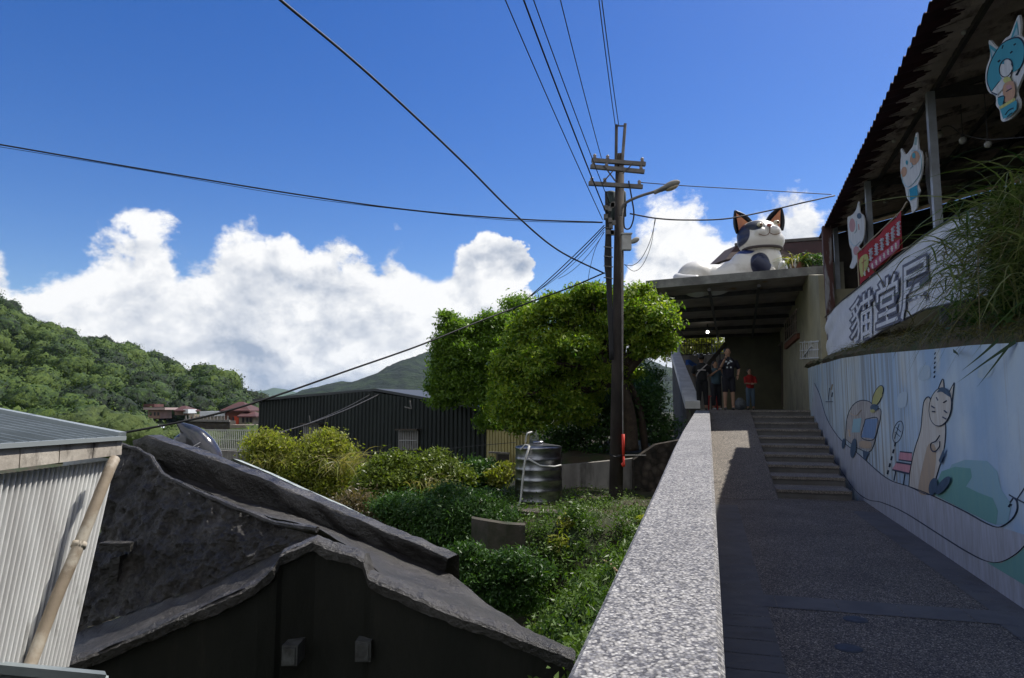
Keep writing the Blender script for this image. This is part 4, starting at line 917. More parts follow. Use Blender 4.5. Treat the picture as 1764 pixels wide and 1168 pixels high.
fused('tail', [('t', bez([L(1172, 484, .1), L(1164, 480, -.1), L(1168, 486, -.4), L(1190, 490, -.6)]), .12)], blobmat('tail paint', (.5, .5, .48), []), ct, .03, 3)
# ---------------------------------------------------------------- utility pole
m_pole = mat('old concrete pole', (0.052, 0.043, 0.038), (0.030, 0.025, 0.023), 2, .9, .5, 16, stretch=(2, 2, .6))
m_arm = mat('weathered arm', (0.20, 0.19, 0.18), (0.13, 0.12, 0.115), 5, .8, .3)
m_blk = mat('black cable', (0.018, 0.018, 0.02), None, rough=.55)
up_ = thing('utility_pole', 'tall dark utility pole with three crossarms and many wires', 'utility pole', loc=zf(P(1060, 860, 15), P(1060, 868, 15).z))
PB, PT = P(1060, 868, 15), P(1068, 266, 15)
def loc_(o): 
    for q in [o] + list(o.children_recursive): q.data.transform(Matrix.Translation(-up_.location))
    return o
mb = MB(); mb.tube([PB - Vector((0, 0, .4)), PT], [.155, .095], 18); loc_(mb.obj('shaft', m_pole, up_, True))
m_ins = mat('insulator', (.25, .22, .2), rough=.3)
for a, b_ in [((1019, 276), (1112, 283)), ((1017, 287), (1110, 296)), ((1014, 316), (1107, 322))]:
    mb = MB(); mb.beam(P(*a, 14.86), P(*b_, 14.86), .09, .085); loc_(mb.obj('crossarm', m_arm, up_))
    for k in (0.06, .3, .94):
        mb = MB(); q = P(*a, 14.86).lerp(P(*b_, 14.86), k); mb.lathe([(.02, .04), (.045, .06), (.03, .09), (.045, .11), (.02, .15)], q, 10)
        loc_(mb.obj('insulator', m_ins, up_, True))
mb = MB(); mb.tube([P(1061, 290, 14.9), P(1062, 215, 14.9)], .035, 8); loc_(mb.obj('top_post', m_steel, up_))
mb = MB(); mb.tube([P(1071, 292, 14.9), P(1077, 213, 14.9)], .035, 8); loc_(mb.obj('top_post', m_arm, up_))
mb = MB(); [mb.beam(P(*a, 14.8), P(*b_, 14.8), .025, .025) for a, b_ in [((1038, 315), (1058, 292)), ((1040, 285), (1060, 312)), ((1073, 299), (1090, 282)), ((1062, 217), (1076, 217))]]; loc_(mb.obj('brace', m_steel, up_))
mb = MB(); c = P(1052, 354, 15.25); mb.lathe([(0, .32), (.10, .32), (.12, .28), (.12, -.30), (.10, -.33), (0, -.33)], c, 18); mb.lathe([(0, .3), (.10, .3), (.115, .26), (.115, -.28), (0, -.3)], P(1070, 352, 15.3), 18); loc_(mb.obj('transformer', mat('transformer green', (.08, .11, .11), (.06, .08, .08)), up_, True))
# cable riser bundle on the left of the shaft
mb = MB()
for k in range(4):
    dx = k * 3; mb.tube(bez([P(1044 + dx, 330 + 18 * k, 14.9), P(1045 + dx * .7, 400, 14.85 - .02 * k), P(1043 + dx, 450, 14.86), P(1047 + dx * .6, 500, 14.86), P(1052 + dx * .4, 620, 14.83)]), .028, 7)
loc_(mb.obj('riser_cable', m_blk, up_, True))
mb = MB()
for y in (378, 392, 425, 441, 458, 478): mb.tube([P(1040, y, 14.82), P(1056, y + 2, 14.78)], .012, 6)
loc_(mb.obj('cable_tie', m_arm, up_)) if 0 else None
rs = random.Random(5)
for k in range(12): q = P(1046 + rs.uniform(-3, 12), 345 + rs.uniform(0, 60), 14.75); mb.box(q.x - .04, q.x + .04, q.y - .03, q.y + .03, q.z - .05, q.z + .05)
loc_(mb.obj('clamp', m_arm, up_))
mb = MB(); c = P(1079, 418, 14.8); mb.box(c.x - .10, c.x + .10, c.y - .08, c.y + .08, c.z - .17, c.z + .17); mb.box(c.x - .12, c.x + .12, c.y - .1, c.y + .1, c.z + .172, c.z + .2); bxo = loc_(mb.obj('meter_box', mat('meter box', (.45, .45, .43), (.35, .34, .32), 5), up_))
mb = MB(); c = P(1094, 414, 14.75); mb.tube([P(1083, 417, 14.75), P(1090, 418, 14.75)], .03, 8); mb.ball(c, (.11, .07, .06), 14, Matrix.Rotation(R(-30), 3, 'Y')); loc_(mb.obj('floodlight', mat('small lamp', (.35, .34, .3)), up_, True))
# red guy-wire guard
mb = MB(); mb.tube([P(1073.5, 748, 14.75), P(1074, 785, 14.75)], [.035, .03], 10); mb.tube([P(1074, 785, 14.75), P(1074.5, 796, 14.75), P(1073, 799, 14.75), P(1075, 804, 14.75)], [.025, .022, .045, .03], 10)
loc_(mb.obj('red_guard', mat('red plastic', (.62, .05, .03), None, rough=.5), up_, True))
mb = MB(); mb.tube([P(1071, 470, 14.85), P(1073, 748, 14.75)], .012, 6); loc_(mb.obj('guy_wire', m_arm, up_))
mb = MB(); mb.tube(bez([P(1050, 783, 14.8), P(1060, 787, 14.75), P(1075, 785, 14.8), P(1112, 785, 15.6)]), .02, 6); loc_(mb.obj('strap', m_blk, up_))
# street lamp carried by the pole
sl = thing('street_lamp', 'curved arm street lamp with an oval head on the utility pole', 'street lamp')
mb = MB(); mb.tube(bez([P(1069, 372, 14.8), P(1072, 357, 14.75), P(1082, 347, 14.7), P(1105, 337, 14.6), P(1132, 329, 14.5)]), [.035] * 40, 10) if 0 else mb.tube(bez([P(1069, 372, 14.8), P(1072, 357, 14.75), P(1082, 347, 14.7), P(1105, 337, 14.6), P(1132, 329, 14.5)]), .032, 10)
mb.obj('arm', m_arm, sl, True)
a, b_ = P(1126, 332, 14.5), P(1170, 313, 14.4); ax = (b_ - a).normalized(); rot = Vector((1, 0, 0)).rotation_difference(ax).to_matrix()
fused('head', [('b', a.lerp(b_, .42), (.20, .11, .055), rot), ('b', a.lerp(b_, .68), (.21, .13, .085), rot), ('t', [a, a.lerp(b_, .3)], .05)], mat('lamp head', (.26, .25, .22), (.2, .19, .17), 6), sl, .015, 3)
mb = MB(); mb.ball(a.lerp(b_, .68) + Vector((.02, 0, -.055)), (.15, .1, .055), 16, rot); mb.obj('glass', mat('lamp glass', (.5, .42, .3), None, rough=.2), sl, True)

# ---------------------------------------------------------------- cables
def cable(name, label, pts, r, group=None):
    mb = MB(); mb.tube(bez([P(*p) for p in pts], 8), r, 7); return tag(mb.obj(name, m_blk, None, True), label, 'cable', group)
def line_cable(p0, p1, n, sag=0): return [(p0[0] + (p1[0] - p0[0]) * t, p0[1] + (p1[1] - p0[1]) * t + sag * 4 * t * (1 - t), 1 / ((1 - t) / p0[2] + t / p1[2])) for t in [k / n for k in range(n + 1)]]
cable('power_cable', 'thick black cable sweeping down from the top edge of the sky to the pole', [(440, -42, 6.2), (483, 0, 6.6), (600, 97, 7.8), (700, 187, 9), (800, 282, 10.5), (885, 367, 12), (960, 430, 13.4), (1041, 471, 14.8)], .017)
cable('power_cable', 'long thin cable crossing the left sky almost level to the pole', [(-60, 239, 13), (0, 249, 13.2), (250, 292, 13.8), (500, 333, 14.2), (700, 361, 14.5), (885, 377, 14.7), (1038, 383, 14.9)], .016)
cable('power_cable', 'thin companion cable twisted just below the long level cable', [(-60, 244, 13), (0, 253, 13.2), (250, 294, 13.8), (500, 337, 14.2), (700, 362, 14.5), (885, 380, 14.7), (1038, 384, 14.9)], .006)
cable('power_cable', 'thick cable falling from the pole past the tree to the grey roof corner', [(1041, 470, 14.85), (985, 494, 14.3), (920, 518, 13.7), (830, 552, 12.9), (720, 596, 12), (600, 638, 11.2), (480, 680, 10.5), (380, 711, 10), (280, 733, 9.6), (180, 751, 9.3)], .016)
tw = [((868, -6, 9), (1038, 378, 14.9)), ((900, -6, 9), (1046, 372, 14.9)), ((917, -6, 9), (1050, 350, 14.9)), ((964, -6, 10), (1036, 272, 14.9)), ((1031, -6, 10), (1060, 217, 14.9)), ((1036, -6, 10), (1066, 217, 14.9))]
tl_ = ['leftmost', 'second from left', 'third from left', 'fourth from left', 'fifth from left', 'rightmost']
for (a, b_), x in zip(tw, tl_): cable('overhead_wire', x + ' of the overhead wires above the pole', line_cable(a, b_, 6, 4), .009 if x[0] != 's' else .014, 'wires from overhead to the pole')
cable('overhead_wire', 'thin straight wire from the crossarm to the red shop roof', [(1100, 314, 14.9), (1180, 320, 15), (1300, 327, 15.2), (1432, 335, 15.5)], .010)
cable('overhead_wire', 'dark wavy cable sagging over the cat statue to the red shop roof', [(1085, 368, 14.8), (1130, 376, 14.8), (1180, 379, 14.9), (1250, 377, 15), (1320, 364, 15.2), (1380, 350, 15.3), (1438, 337, 15.5)], .017)
cable('drop_wire', 'long thin loop of wire hanging right of the pole', [(1130, 376, 14.8), (1120, 415, 14.75), (1105, 445, 14.7), (1090, 457, 14.7), (1076, 456, 14.7)], .007)
cable('drop_wire', 'inner thin loop of wire hanging right of the pole', [(1128, 377, 14.8), (1122, 420, 14.75), (1108, 455, 14.7), (1092, 467, 14.7), (1075, 455, 14.7)], .006)
cable('drop_wire', 'black cable loop hanging from the lowest crossarm beside the lamp arm', [(1083, 312, 14.8), (1088, 340, 14.7), (1092, 370, 14.7), (1086, 392, 14.7), (1076, 392, 14.7), (1075, 370, 14.75), (1079, 352, 14.7)], .017)
for k, (b_, tx) in enumerate([((905, 517, 17), 'upper'), ((915, 510, 17), 'second'), ((928, 500, 17), 'third'), ((962, 480, 16.5), 'lowest short')]):
    cable('drop_wire', tx + ' of the thin wires fanning down left from the pole behind the tree', line_cable((1041, 388 + 4 * k, 14.9), b_, 6, 3 + 3 * k), .012 if k < 2 else .006, 'wires fanning down left of the pole')
cable('drop_wire', 'thin hanging wire left of the pole below the level cable', [(1040, 400, 14.9), (1025, 430, 14.9), (1015, 470, 14.9), (1012, 500, 14.9)], .006)
cable('hut_wire', 'pale wire drooping across the dark hut from its roof peak', [(668, 672, 24.5), (610, 700, 22), (560, 720, 20), (510, 737, 18.5), (462, 750, 17.5)], .018)
cable('hut_wire', 'second wire drooping across the dark hut just above the other', [(648, 674, 24.5), (600, 700, 22), (550, 722, 20), (500, 741, 18.5), (440, 760, 17.5)], .010)
cable('hut_wire', 'thin level wire stretched low across the dark hut to the tank', [(560, 788, 15), (620, 787, 15), (720, 779, 15), (800, 770, 15), (888, 762, 14.5)], .007)

# ---------------------------------------------------------------- dark corrugated hut
m_hut = mat('dark green iron', (0.020, 0.026, 0.025), (0.014, 0.018, 0.018), 1.2, .6, .15, 12, stretch=(1, 1, .5))
hu = thing('corrugated_hut', 'long dark corrugated iron hut with a low gable and two barred windows', 'shed')
hL, hR, hK = P(447, 691, 27), P(838, 706, 21.5), P(655, 674, 24.2)
bz = -4.6 + EYE
def hutw(a, b):
    q = hL.lerp(hR, a); ak = .53
    zt = hL.z + (hK.z - hL.z) * a / ak if a < ak else hK.z + (hR.z - hK.z) * (a - ak) / (1 - ak)
    ph = (a * 62) % 1; d = .05 if .25 < ph < .6 else (.0 if ph < .15 or ph > .7 else .05 * ((ph - .15) / .1 if ph < .3 else (.7 - ph) / .1))
    n = (hR - hL).cross(Vector((0, 0, 1))).normalized()
    return Vector((q.x, q.y, bz + (zt - bz) * b)) - n * d * -1
mb = MB(); mb.grid(hutw, 62 * 8, 2); mb.obj('front_wall', m_hut, hu)
back = (hR - hL).cross(Vector((0, 0, 1))).normalized() * -2.5
if back.y < 0: back = -back
mb = MB()
for p_ in (hL, hR):
    mb.add([zf(p_, bz), zf(p_ + back, bz), p_ + back, p_], [(0, 1, 2, 3)])
mb.add([zf(hL + back, bz), zf(hR + back, bz), hR + back, hK + back, hL + back], [(0, 1, 2, 3, 4)]); mb.obj('side_wall', m_hut, hu)
ov = -back.normalized() * .25; u3 = Vector((0, 0, .09))
mb = MB(); Le = hL + (hL - hK).normalized() * .1; Re = hR + (hR - hK).normalized() * .25
mb.hexa([Le + ov, hK + ov, hK + back, Le + back], [v + u3 for v in (Le + ov, hK + ov, hK + back, Le + back)]); mb.hexa([hK + ov, Re + ov, Re + back, hK + back], [v + u3 for v in (hK + ov, Re + ov, Re + back, hK + back)])
mb.obj('roof', mat('hut roof', (.05, .055, .06), None, rough=.5), hu)
def hutpt(px, py, off=.12):
    d = raydir(px, py); n = (hR - hL).cross(Vector((0, 0, 1))).normalized(); t_ = (hL - n * -off - Vector((0, 0, EYE))).dot(n) / d.dot(n); return Vector((0, 0, EYE)) + d * t_
m_pw = mat('pale window board', (.22, .21, .20), (.12, .11, .10), 4, .6)
nrm_ = (hR - hL).cross(Vector((0, 0, 1))).normalized()
if nrm_.y > 0: nrm_ = -nrm_
def hp2(px, py, o=.1):
    d = raydir(px, py); t_ = (hL + nrm_ * o - Vector((0, 0, EYE))).dot(nrm_) / d.dot(nrm_); return Vector((0, 0, EYE)) + d * t_
for (x0, x1, y0, y1, lbx) in [(687, 719, 742, 775, 'window with a dark hood and white bars'), (523, 549, 732, 765, 'window half hidden by bushes')]:
    mb = MB(); mb.slab([hp2(x0, y0), hp2(x1, y0), hp2(x1, y1), hp2(x0, y1)], nrm_ * -.08); w_ = mb.obj('window', m_pw, hu); w_['label'] = lbx
    mb = MB()
    for k in range(9): x = x0 + (x1 - x0) * k / 8; mb.beam(hp2(x, y0, .16), hp2(x, y1, .16), .025, .025)
    for f in (0, .5, 1): y = y0 + (y1 - y0) * f; mb.beam(hp2(x0, y, .16), hp2(x1, y, .16), .03, .03)
    mb.obj('bars', mat('grey bars', (.3, .3, .3)), w_)
    mb = MB(); mb.beam(hp2(x0 - 3, y0 - 2, .22), hp2(x1 + 3, y0 - 2, .22), .25, .05); mb.obj('hood', m_dark, w_); mb = MB(); mb.beam(hp2(x0 - 1, y1 + 1, .16), hp2(x1 + 1, y1 + 1, .16), .1, .06); mb.obj('sill', m_dark, w_)
mb = MB(); mb.tube([hp2(697, 701, .2), hp2(709, 704, .2)], .02, 5); mb.tube([hp2(706, 690, .2), hp2(709, 704, .2)], .02, 5); mb.obj('bracket', m_arm, hu); mb = MB(); mb.tube([hp2(533, 716, .3), hp2(537, 745, .3)], .02, 5); mb.obj('conduit', m_arm, hu); mb = MB(); mb.tube([hp2(563, 720, .3), hp2(556, 745, .3)], .015, 5); mb.obj('conduit', m_arm, hu)

# yellow corrugated fence and little shed behind the tank
m_yel = mat('yellow sheet', (0.42, 0.36, 0.16), (0.34, 0.30, 0.15), 2, .6, .1)
yf = thing('sheet_fence', 'pale yellow corrugated sheet fence between the dark hut and the water tank', 'fence')
a, b_ = P(838, 740, 20.4), P(912, 747, 19.2)
mb = MB(); mb.grid(lambda s, t: Vector(((a.lerp(b_, s)).x, (a.lerp(b_, s)).y + .03 * math.sin(s * 14 * 6.28), -3.6 + EYE + (a.z + (b_.z - a.z) * s + 3.6 - EYE) * t)), 140, 2); mb.obj('sheet', m_yel, yf)
mb = MB(); mb.slab([P(857, 782, 19.6), P(877, 783, 19.4), P(877, 806, 19.4), P(857, 806, 19.6)], Vector((0, .05, 0))); hh = mb.obj('hatch', m_dark, yf)
mb = MB(); mb.beam(P(842, 779, 19.4), P(878, 781, 19.3), .08, .05); mb.beam(P(856, 781, 19.45), P(856, 806, 19.45), .04, .04); mb.obj('hatch_frame', m_conc, hh)

# ---------------------------------------------------------------- stainless water tank
m_ss = mat('stainless steel', (0.33, 0.34, 0.36), (0.16, 0.16, 0.18), 4, .32, .25, 5, metal=1.0, bdist=.01, stretch=(1, 1, 3))
wt = thing('water_tank', 'ribbed stainless steel water tank with a domed lid on the terrace', 'water tank')
tc_ = P(928, 878, 14.3); tr = 41 * 14.3 / F; th = P(928, 764, 14.3).z - tc_.z
prof = [(0, 0), (tr * .93, 0), (tr, .03)]; nrib = 6
for k in range(nrib):
    z0 = th * (k + .12) / nrib * .93; z1 = th * (k + .88) / nrib * .93; r0 = tr * (1 - .01 * k)
    prof += [(r0, z0), (r0 * .992, z0 + .015), (r0 * .992, z1 - .01), (r0, z1), (r0 * 1.012, z1 + .02)]
prof += [(tr * .97, th * .95), (tr * .9, th * .965), (tr * .5, th * .99), (tr * .3, th * 1.0), (0, th * 1.0)]
mb = MB(); mb.lathe(prof, tc_, 48); mb.obj('drum', m_ss, wt, True)
mb = MB(); mb.lathe([(tr * .24, 0), (tr * .24, .04), (tr * .18, .06), (0, .065)], tc_ + Vector((-.0, 0, th * .995)), 24); mb.obj('lid', m_ss, wt, True)
m_pvc = mat('white pvc', (0.5, 0.5, 0.48), (0.4, 0.4, 0.38), 6, .5)
mb = MB(); mb.tube(bez([P(905, 762, 14), P(908, 748, 13.9), P(916, 744, 14)]), .018, 8); mb.tube([P(912, 768, 13.78), P(905, 790, 13.75), P(900, 830, 13.72), P(897, 862, 13.7), P(893, 872, 13.6)], .022, 8)
mb.tube([P(910, 790, 13.74), P(930, 802, 13.7), P(955, 804, 13.75), P(966, 801, 13.9)], .018, 8); mb.tube([P(893, 872, 13.6), P(878, 876, 13.4), P(867, 886, 13.2), P(868, 905, 12.9), P(872, 912, 12.8)], .02, 8); mb.tube([P(912, 768, 13.78), P(905, 766, 13.85), P(896, 775, 13.8)], .018, 8)
mb.obj('pipe', m_pvc, wt, True)
# loose pipes and rubbish on the bank
def slope_pt(px, py, lift=0.02):
    d = raydir(px, py); t_ = 4.0
    while t_ < 40:
        q = Vector((0, 0, EYE)) + d * t_
        if q.z < gh(q.x, q.y) + lift: return q
        t_ += .04
    return q

# ---------------------------------------------------------------- retaining walls by the pole and on the bank
rw = MB(); a, b_, c_ = P(965, 802, 16.9), P(1092, 790, 16.6), P(1135, 764, 16.2)
def wall3(mb, pts, zb, th_=.25):
    for q, r_ in zip(pts, pts[1:]):
        o_ = Vector((0, th_, 0)); mb.hexa([zf(q, zb), zf(r_, zb), zf(r_ + o_, zb), zf(q + o_, zb)], [q, r_, r_ + o_, q + o_])
wall3(rw, [P(840, 870, 17.4), P(880, 840, 17.1), P(905, 804, 17.0), a, b_], EYE - 3.6); tag(rw.obj('retaining_wall', m_conc), 'stained concrete retaining wall behind the pole and tank', 'wall')
rw = MB(); wall3(rw, [P(1092, 792, 16.3), P(1130, 766, 15.9), P(1172, 758, 15.6)], EYE - 2.6, .3); tag(rw.obj('stone_wall', mat('grey rubble', (.20, .18, .16), (.09, .08, .07), 4, .95, .9, 12, speck=(7, [(0, (.16, .14, .12)), (.4, (.24, .21, .18)), (.7, (.11, .1, .09)), (.9, (.3, .27, .24))]))), 'rough grey rubble wall between the pole and the granite parapet', 'wall')
rw = MB(); wall3(rw, [P(812, 893, 11.4), P(840, 898, 11.0), P(872, 903, 10.9), P(905, 905, 10.9)], EYE - 3.6, .22); tag(rw.obj('retaining_wall', mat('mossy concrete', (.07, .06, .05), (.03, .035, .02), 3, .95, .7, 14)), 'short low concrete wall at the foot of the overgrown bank', 'wall')
rw = MB(); wall3(rw, [P(862, 874, 12.9), P(905, 882, 12.5), P(960, 884, 12.3)], EYE - 3.2, .5); tag(rw.obj('tank_plinth', mat('dark stone plinth', (.09, .075, .06), (.05, .045, .04), 4, .95, .8, 14)), 'crumbling dark stone ledge in front of the water tank', 'ledge')
# ---------------------------------------------------------------- black coated roof, lower left
m_bit = mat('black bitumen coating', (0.028, 0.025, 0.023), (0.013, 0.012, 0.011), 1.6, .42, 1.0, 20, spec=.6, c3=(0.062, 0.058, 0.056), s3=2.6, lo3=.5, hi3=.68, bdist=.035)
m_bitw = mat('black coated wall', (0.024, 0.021, 0.018), (0.011, 0.010, 0.009), 2.2, .36, 1.0, 13, spec=.6, c3=(0.075, 0.07, 0.066), s3=3.0, st3=(1.6, 1.6, .7), lo3=.5, hi3=.66, bdist=.07)
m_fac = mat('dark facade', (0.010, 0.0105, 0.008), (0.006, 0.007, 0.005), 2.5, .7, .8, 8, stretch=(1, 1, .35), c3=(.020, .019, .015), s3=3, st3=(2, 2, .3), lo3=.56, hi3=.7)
br = thing('black_roof_building', 'low building under a lumpy black bitumen coated roof at the lower left', 'building')
def interp3(line, s):                    # resample a (px,py,Y) line by running parameter
    n = len(line) - 1; k = min(n - 1, int(s * n)); f = s * n - k; a, b = line[k], line[k + 1]
    return P(*[a[i] * (1 - f) + b[i] * f for i in range(3)])
def bumpy(v, amp, fr=1.6, sd=0.0): return v + Vector((0, 0, amp * noise.fractal(v * fr + Vector((sd, 0, 0)), .9, 2.0, 4)))
NL = [(262, 787, 7.35), (280, 815, 7.2), (340, 842, 6.9), (400, 868, 6.6), (440, 884, 6.45), (477, 896, 6.3), (545, 905, 6.05), (585, 934, 5.9), (632, 966, 5.75), (668, 998, 5.6), (720, 1024, 5.45), (810, 1060, 5.3), (910, 1094, 5.1), (990, 1128, 5.0)]
FL = [(275, 787, 8.1), (292, 812, 8.0), (350, 834, 7.85), (417, 858, 7.7), (460, 870, 7.6), (500, 882, 7.5), (545, 900, 7.4), (590, 915, 7.3), (640, 934, 7.2), (680, 950, 7.15), (715, 964, 7.1), (745, 976, 7.05), (765, 984, 7.0), (778, 990, 7.0)]
mb = MB(); mb.grid(lambda a, b: bumpy(interp3(NL, a).lerp(interp3(FL, a), b) + Vector((0, 0, -.05 * math.sin(math.pi * b))), .02, 3.2), 200, 34); mb.obj('roof', m_bit, br, True)
# far parapet with paler top
FT = [(228, 762, 8.15), (252, 753, 8.0), (290, 766, 7.9), (333, 781, 7.8), (390, 803, 7.68), (450, 828, 7.55), (500, 848, 7.45), (560, 874, 7.3), (620, 900, 7.15), (680, 925, 7.05), (730, 946, 6.95), (771, 964, 6.85)]
FB = [(240, 800, 8.2), (270, 800, 8.15)] + FL[1:-1:1]
bkv = Vector((.10, .18, 0))
def fpar(a, b):
    t = interp3(FT, a); bt = interp3(FB, a); k = int(round(b * 8)); j = lambda v, s: bumpy(v, .02, 4, s)
    if k <= 4: return j(bt + Vector((0, 0, -.05)) + (t - bt - Vector((0, 0, -.07))) * (k / 4) + Vector((-.015, -.03, 0)) * math.sin(k * .8) * noise.noise(t * 3) * 3, 1)
    return [None] * 5 + [j(t + bkv * .15 + Vector((0, 0, .015)), 2), j(t + bkv * .85 + Vector((0, 0, .015)), 2), j(t + bkv, 3), t + bkv - Vector((0, 0, 1.2))][0:0] if 0 else {5: j(t + bkv * .15 + Vector((0, 0, .015)), 2), 6: j(t + bkv * .85 + Vector((0, 0, .015)), 2), 7: j(t + bkv, 3), 8: t + bkv - Vector((0, 0, 1.6))}[k]
mb = MB(); mb.grid(fpar, 150, 8); mb.obj('far_parapet', m_bit, br, True)
PS_ = [(384, 800, 8.2), (402, 790, 8.2), (460, 814, 8.05), (520, 842, 7.9), (580, 868, 7.75), (640, 898, 7.6)]
mb = MB(); mb.grid(lambda a, b: interp3(PS_, a) + Vector((.05, .12, -.03)) * b, 30, 2); mb.grid(lambda a, b: interp3(PS_, a) + Vector((.05, .12, -.03)) + Vector((0, 0, -.5)) * b, 30, 1)
mb.obj('flashing', mat('pale metal flashing', (.42, .46, .43), (.3, .33, .31), 4, .5, metal=.3), br)
# the textured gable wall left of the ridge line
WT = [(205, 764, 7.5), (214, 764, 7.5), (238, 774, 7.45), (262, 787, 7.35), (280, 818, 7.15), (340, 848, 6.88), (400, 876, 6.58), (440, 893, 6.42), (477, 905, 6.28), (545, 922, 6.03)]
WB = [(120, 1100, 6.6), (150, 1082, 6.6), (200, 1066, 6.5), (250, 1046, 6.4), (300, 1030, 6.3), (345, 1013, 6.2), (400, 988, 6.15), (450, 964, 6.1), (500, 944, 6.05), (543, 930, 6.02)]
def wallf(a, b):
    v = interp3(WT, a).lerp(interp3(WB, a), b); n = noise.fractal(v * 2.3, .7, 2.1, 5)
    n = 1 - 2.2 * abs(n); n += .45 * noise.fractal(Vector((v.x * 11, v.y * 11, v.z * 5)), .7, 2.1, 4)
    return v + Vector((-.2, -.45, .1)) * (n * .085 - .02 * math.sin(math.pi * b))
mb = MB(); mb.grid(wallf, 220, 110); mb.obj('gable_wall', m_bitw, br, True)
# ribs and patches cast into the wall
mb = MB(); q = [(170, 936), (224, 936), (224, 950), (172, 950)]; mb.slab([P(x, y, 6.66) for x, y in q], Vector((0, .12, 0))); mb.obj('wall_ledge', m_bitw, br)
mb = MB(); mb.slab([P(x, y, 6.66) for x, y in [(190, 962), (207, 958), (200, 1012), (184, 1012)]], Vector((0, .12, 0))); mb.obj('wall_ledge', m_bitw, br)
# coping over the wall: rounded roll following NL on its left face
def roll(line, r, sd, name, drop=.0, seg=120, back=Vector((0, 0, 0)), ry=1.0):
    mb = MB(); pts = [interp3(line, k / seg) for k in range(seg + 1)]
    pts = [p + Vector((0, 0, drop)) + Vector((noise.noise(p * 5 + Vector((sd, 0, 0))), noise.noise(p * 5 + Vector((0, sd, 0))), noise.noise(p * 6))) * .010 for p in pts]
    mb.tube(pts, [r * (1 + .35 * noise.noise(p * 7)) for p in pts], 7); return mb.obj(name, m_bit, br, False)
NW = [(205, 766, 7.48), (238, 775, 7.42), (262, 789, 7.3), (279, 818, 7.12), (340, 846, 6.85), (400, 872, 6.55), (477, 901, 6.25), (546, 913, 6.0)]
roll(NW, .024, 1, 'coping')
# low left slope between the wall and the front gable
FR = [(110, 1146, 5.2), (175, 1120, 5.24), (240, 1093, 5.28), (300, 1067, 5.31), (352, 1045, 5.34), (400, 1024, 5.37), (441, 1005, 5.4), (473, 977, 5.45), (484, 954, 5.5), (541, 930, 5.6)]
mb = MB(); mb.grid(lambda a, b: bumpy(interp3(WB, a).lerp(interp3(FR, a), b) - Vector((0, 0, .10 * math.sin(math.pi * min(1, b * 1.15)))), .02, 3), 90, 14); mb.obj('valley_slope', m_bit, br, True)
# front gable: coping and facade
FG = FR + [(560, 940, 5.6), (600, 951, 5.55), (626, 963, 5.5), (636, 992, 5.45), (665, 1005, 5.4), (720, 1030, 5.3), (800, 1061, 5.2), (910, 1101, 5.05), (992, 1134, 4.95)]
def gcop(a, b):
    v = interp3(FG, a); k = int(round(b * 5)); w = .24; h = .085 + .02 * noise.noise(v * 3)
    q = {0: v + Vector((0, .20, .0)), 1: v + Vector((0, .07, .025)), 2: v, 3: v + Vector((0, -.02, -.02)), 4: v + Vector((0, -.01, -h)), 5: v + Vector((0, .08, -h - .02))}[k]
    return q + Vector((noise.noise(q * 6), noise.noise(q * 6 + Vector((9, 0, 0))), noise.noise(q * 7))) * .010 + Vector((noise.noise(q * 17), noise.noise(q * 17 + Vector((9, 0, 0))), noise.noise(q * 19))) * .009
mb = MB(); mb.grid(gcop, 420, 5); mb.obj('front_coping', m_bit, br, False)
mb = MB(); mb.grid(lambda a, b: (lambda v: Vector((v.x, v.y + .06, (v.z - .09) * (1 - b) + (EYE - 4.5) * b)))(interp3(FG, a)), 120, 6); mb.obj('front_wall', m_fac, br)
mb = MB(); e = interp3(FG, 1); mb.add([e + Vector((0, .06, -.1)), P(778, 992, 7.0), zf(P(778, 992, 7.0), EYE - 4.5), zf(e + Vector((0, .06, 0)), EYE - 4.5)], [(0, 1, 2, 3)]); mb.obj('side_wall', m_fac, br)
for px, py in ((503, 1125), (628, 1118)):
    c = P(px, py, 5.5); mb = MB(); mb.box(c.x - .06, c.x + .06, c.y - .06, c.y + .15, c.z - .075, c.z + .075); mb.box(c.x - .045, c.x + .045, c.y - .075, c.y - .061, c.z - .06, c.z + .06)
    mb.obj('vent', mat('grey vent', (.08, .085, .085), (.04, .04, .04), 9, .7, .5, 20), br)

# ---------------------------------------------------------------- grey iron clad building at the left edge
gb = thing('iron_clad_building', 'grey corrugated iron clad building with a stained concrete fascia at the left edge', 'building')
m_ir = mat('grey iron sheet', (0.62, 0.63, 0.62), (0.48, 0.48, 0.47), 2.5, .5, .1, 14, metal=.0, stretch=(1, 1, .3), c3=(0.16, 0.15, 0.13), s3=2.2, st3=(2, 2, .4), lo3=.56, hi3=.7)
m_ir2 = mat('roof iron sheet', (0.20, 0.23, 0.24), (0.14, 0.165, 0.17), 2, .5, .1, 12, metal=.3)
m_fas = mat('stained fascia', (0.50, 0.46, 0.40), (0.30, 0.27, 0.23), 3, .85, .4, 14, c3=(0.05, 0.045, 0.04), s3=3, st3=(3, 1.4, .7), lo3=.52, hi3=.66)
TR, TL, BR, BL = P(196, 791, 5.48), P(-330, 858, 3.1), P(115, 1146, 4.91), P(-420, 1400, 2.89)
def cw(a, b):
    v = TL.lerp(TR, a).lerp(BL.lerp(BR, a), b); x = (a * 46) % 1; h = .036 * (.5 - .5 * math.cos(2 * math.pi * x)) ** .7
    return v + Vector((h, -h * .3, 0))
mb = MB(); mb.grid(cw, 46 * 8, 3); mb.obj('wall', m_ir, gb, True)
mb = MB(); d_ = Vector((-.04, .25, 0)); mb.add([TR, BR, BR + Vector((-.9, .8, 0)), TR + Vector((-.9, .8, 0))], [(0, 1, 2, 3)]); mb.obj('end_wall', m_ir, gb)
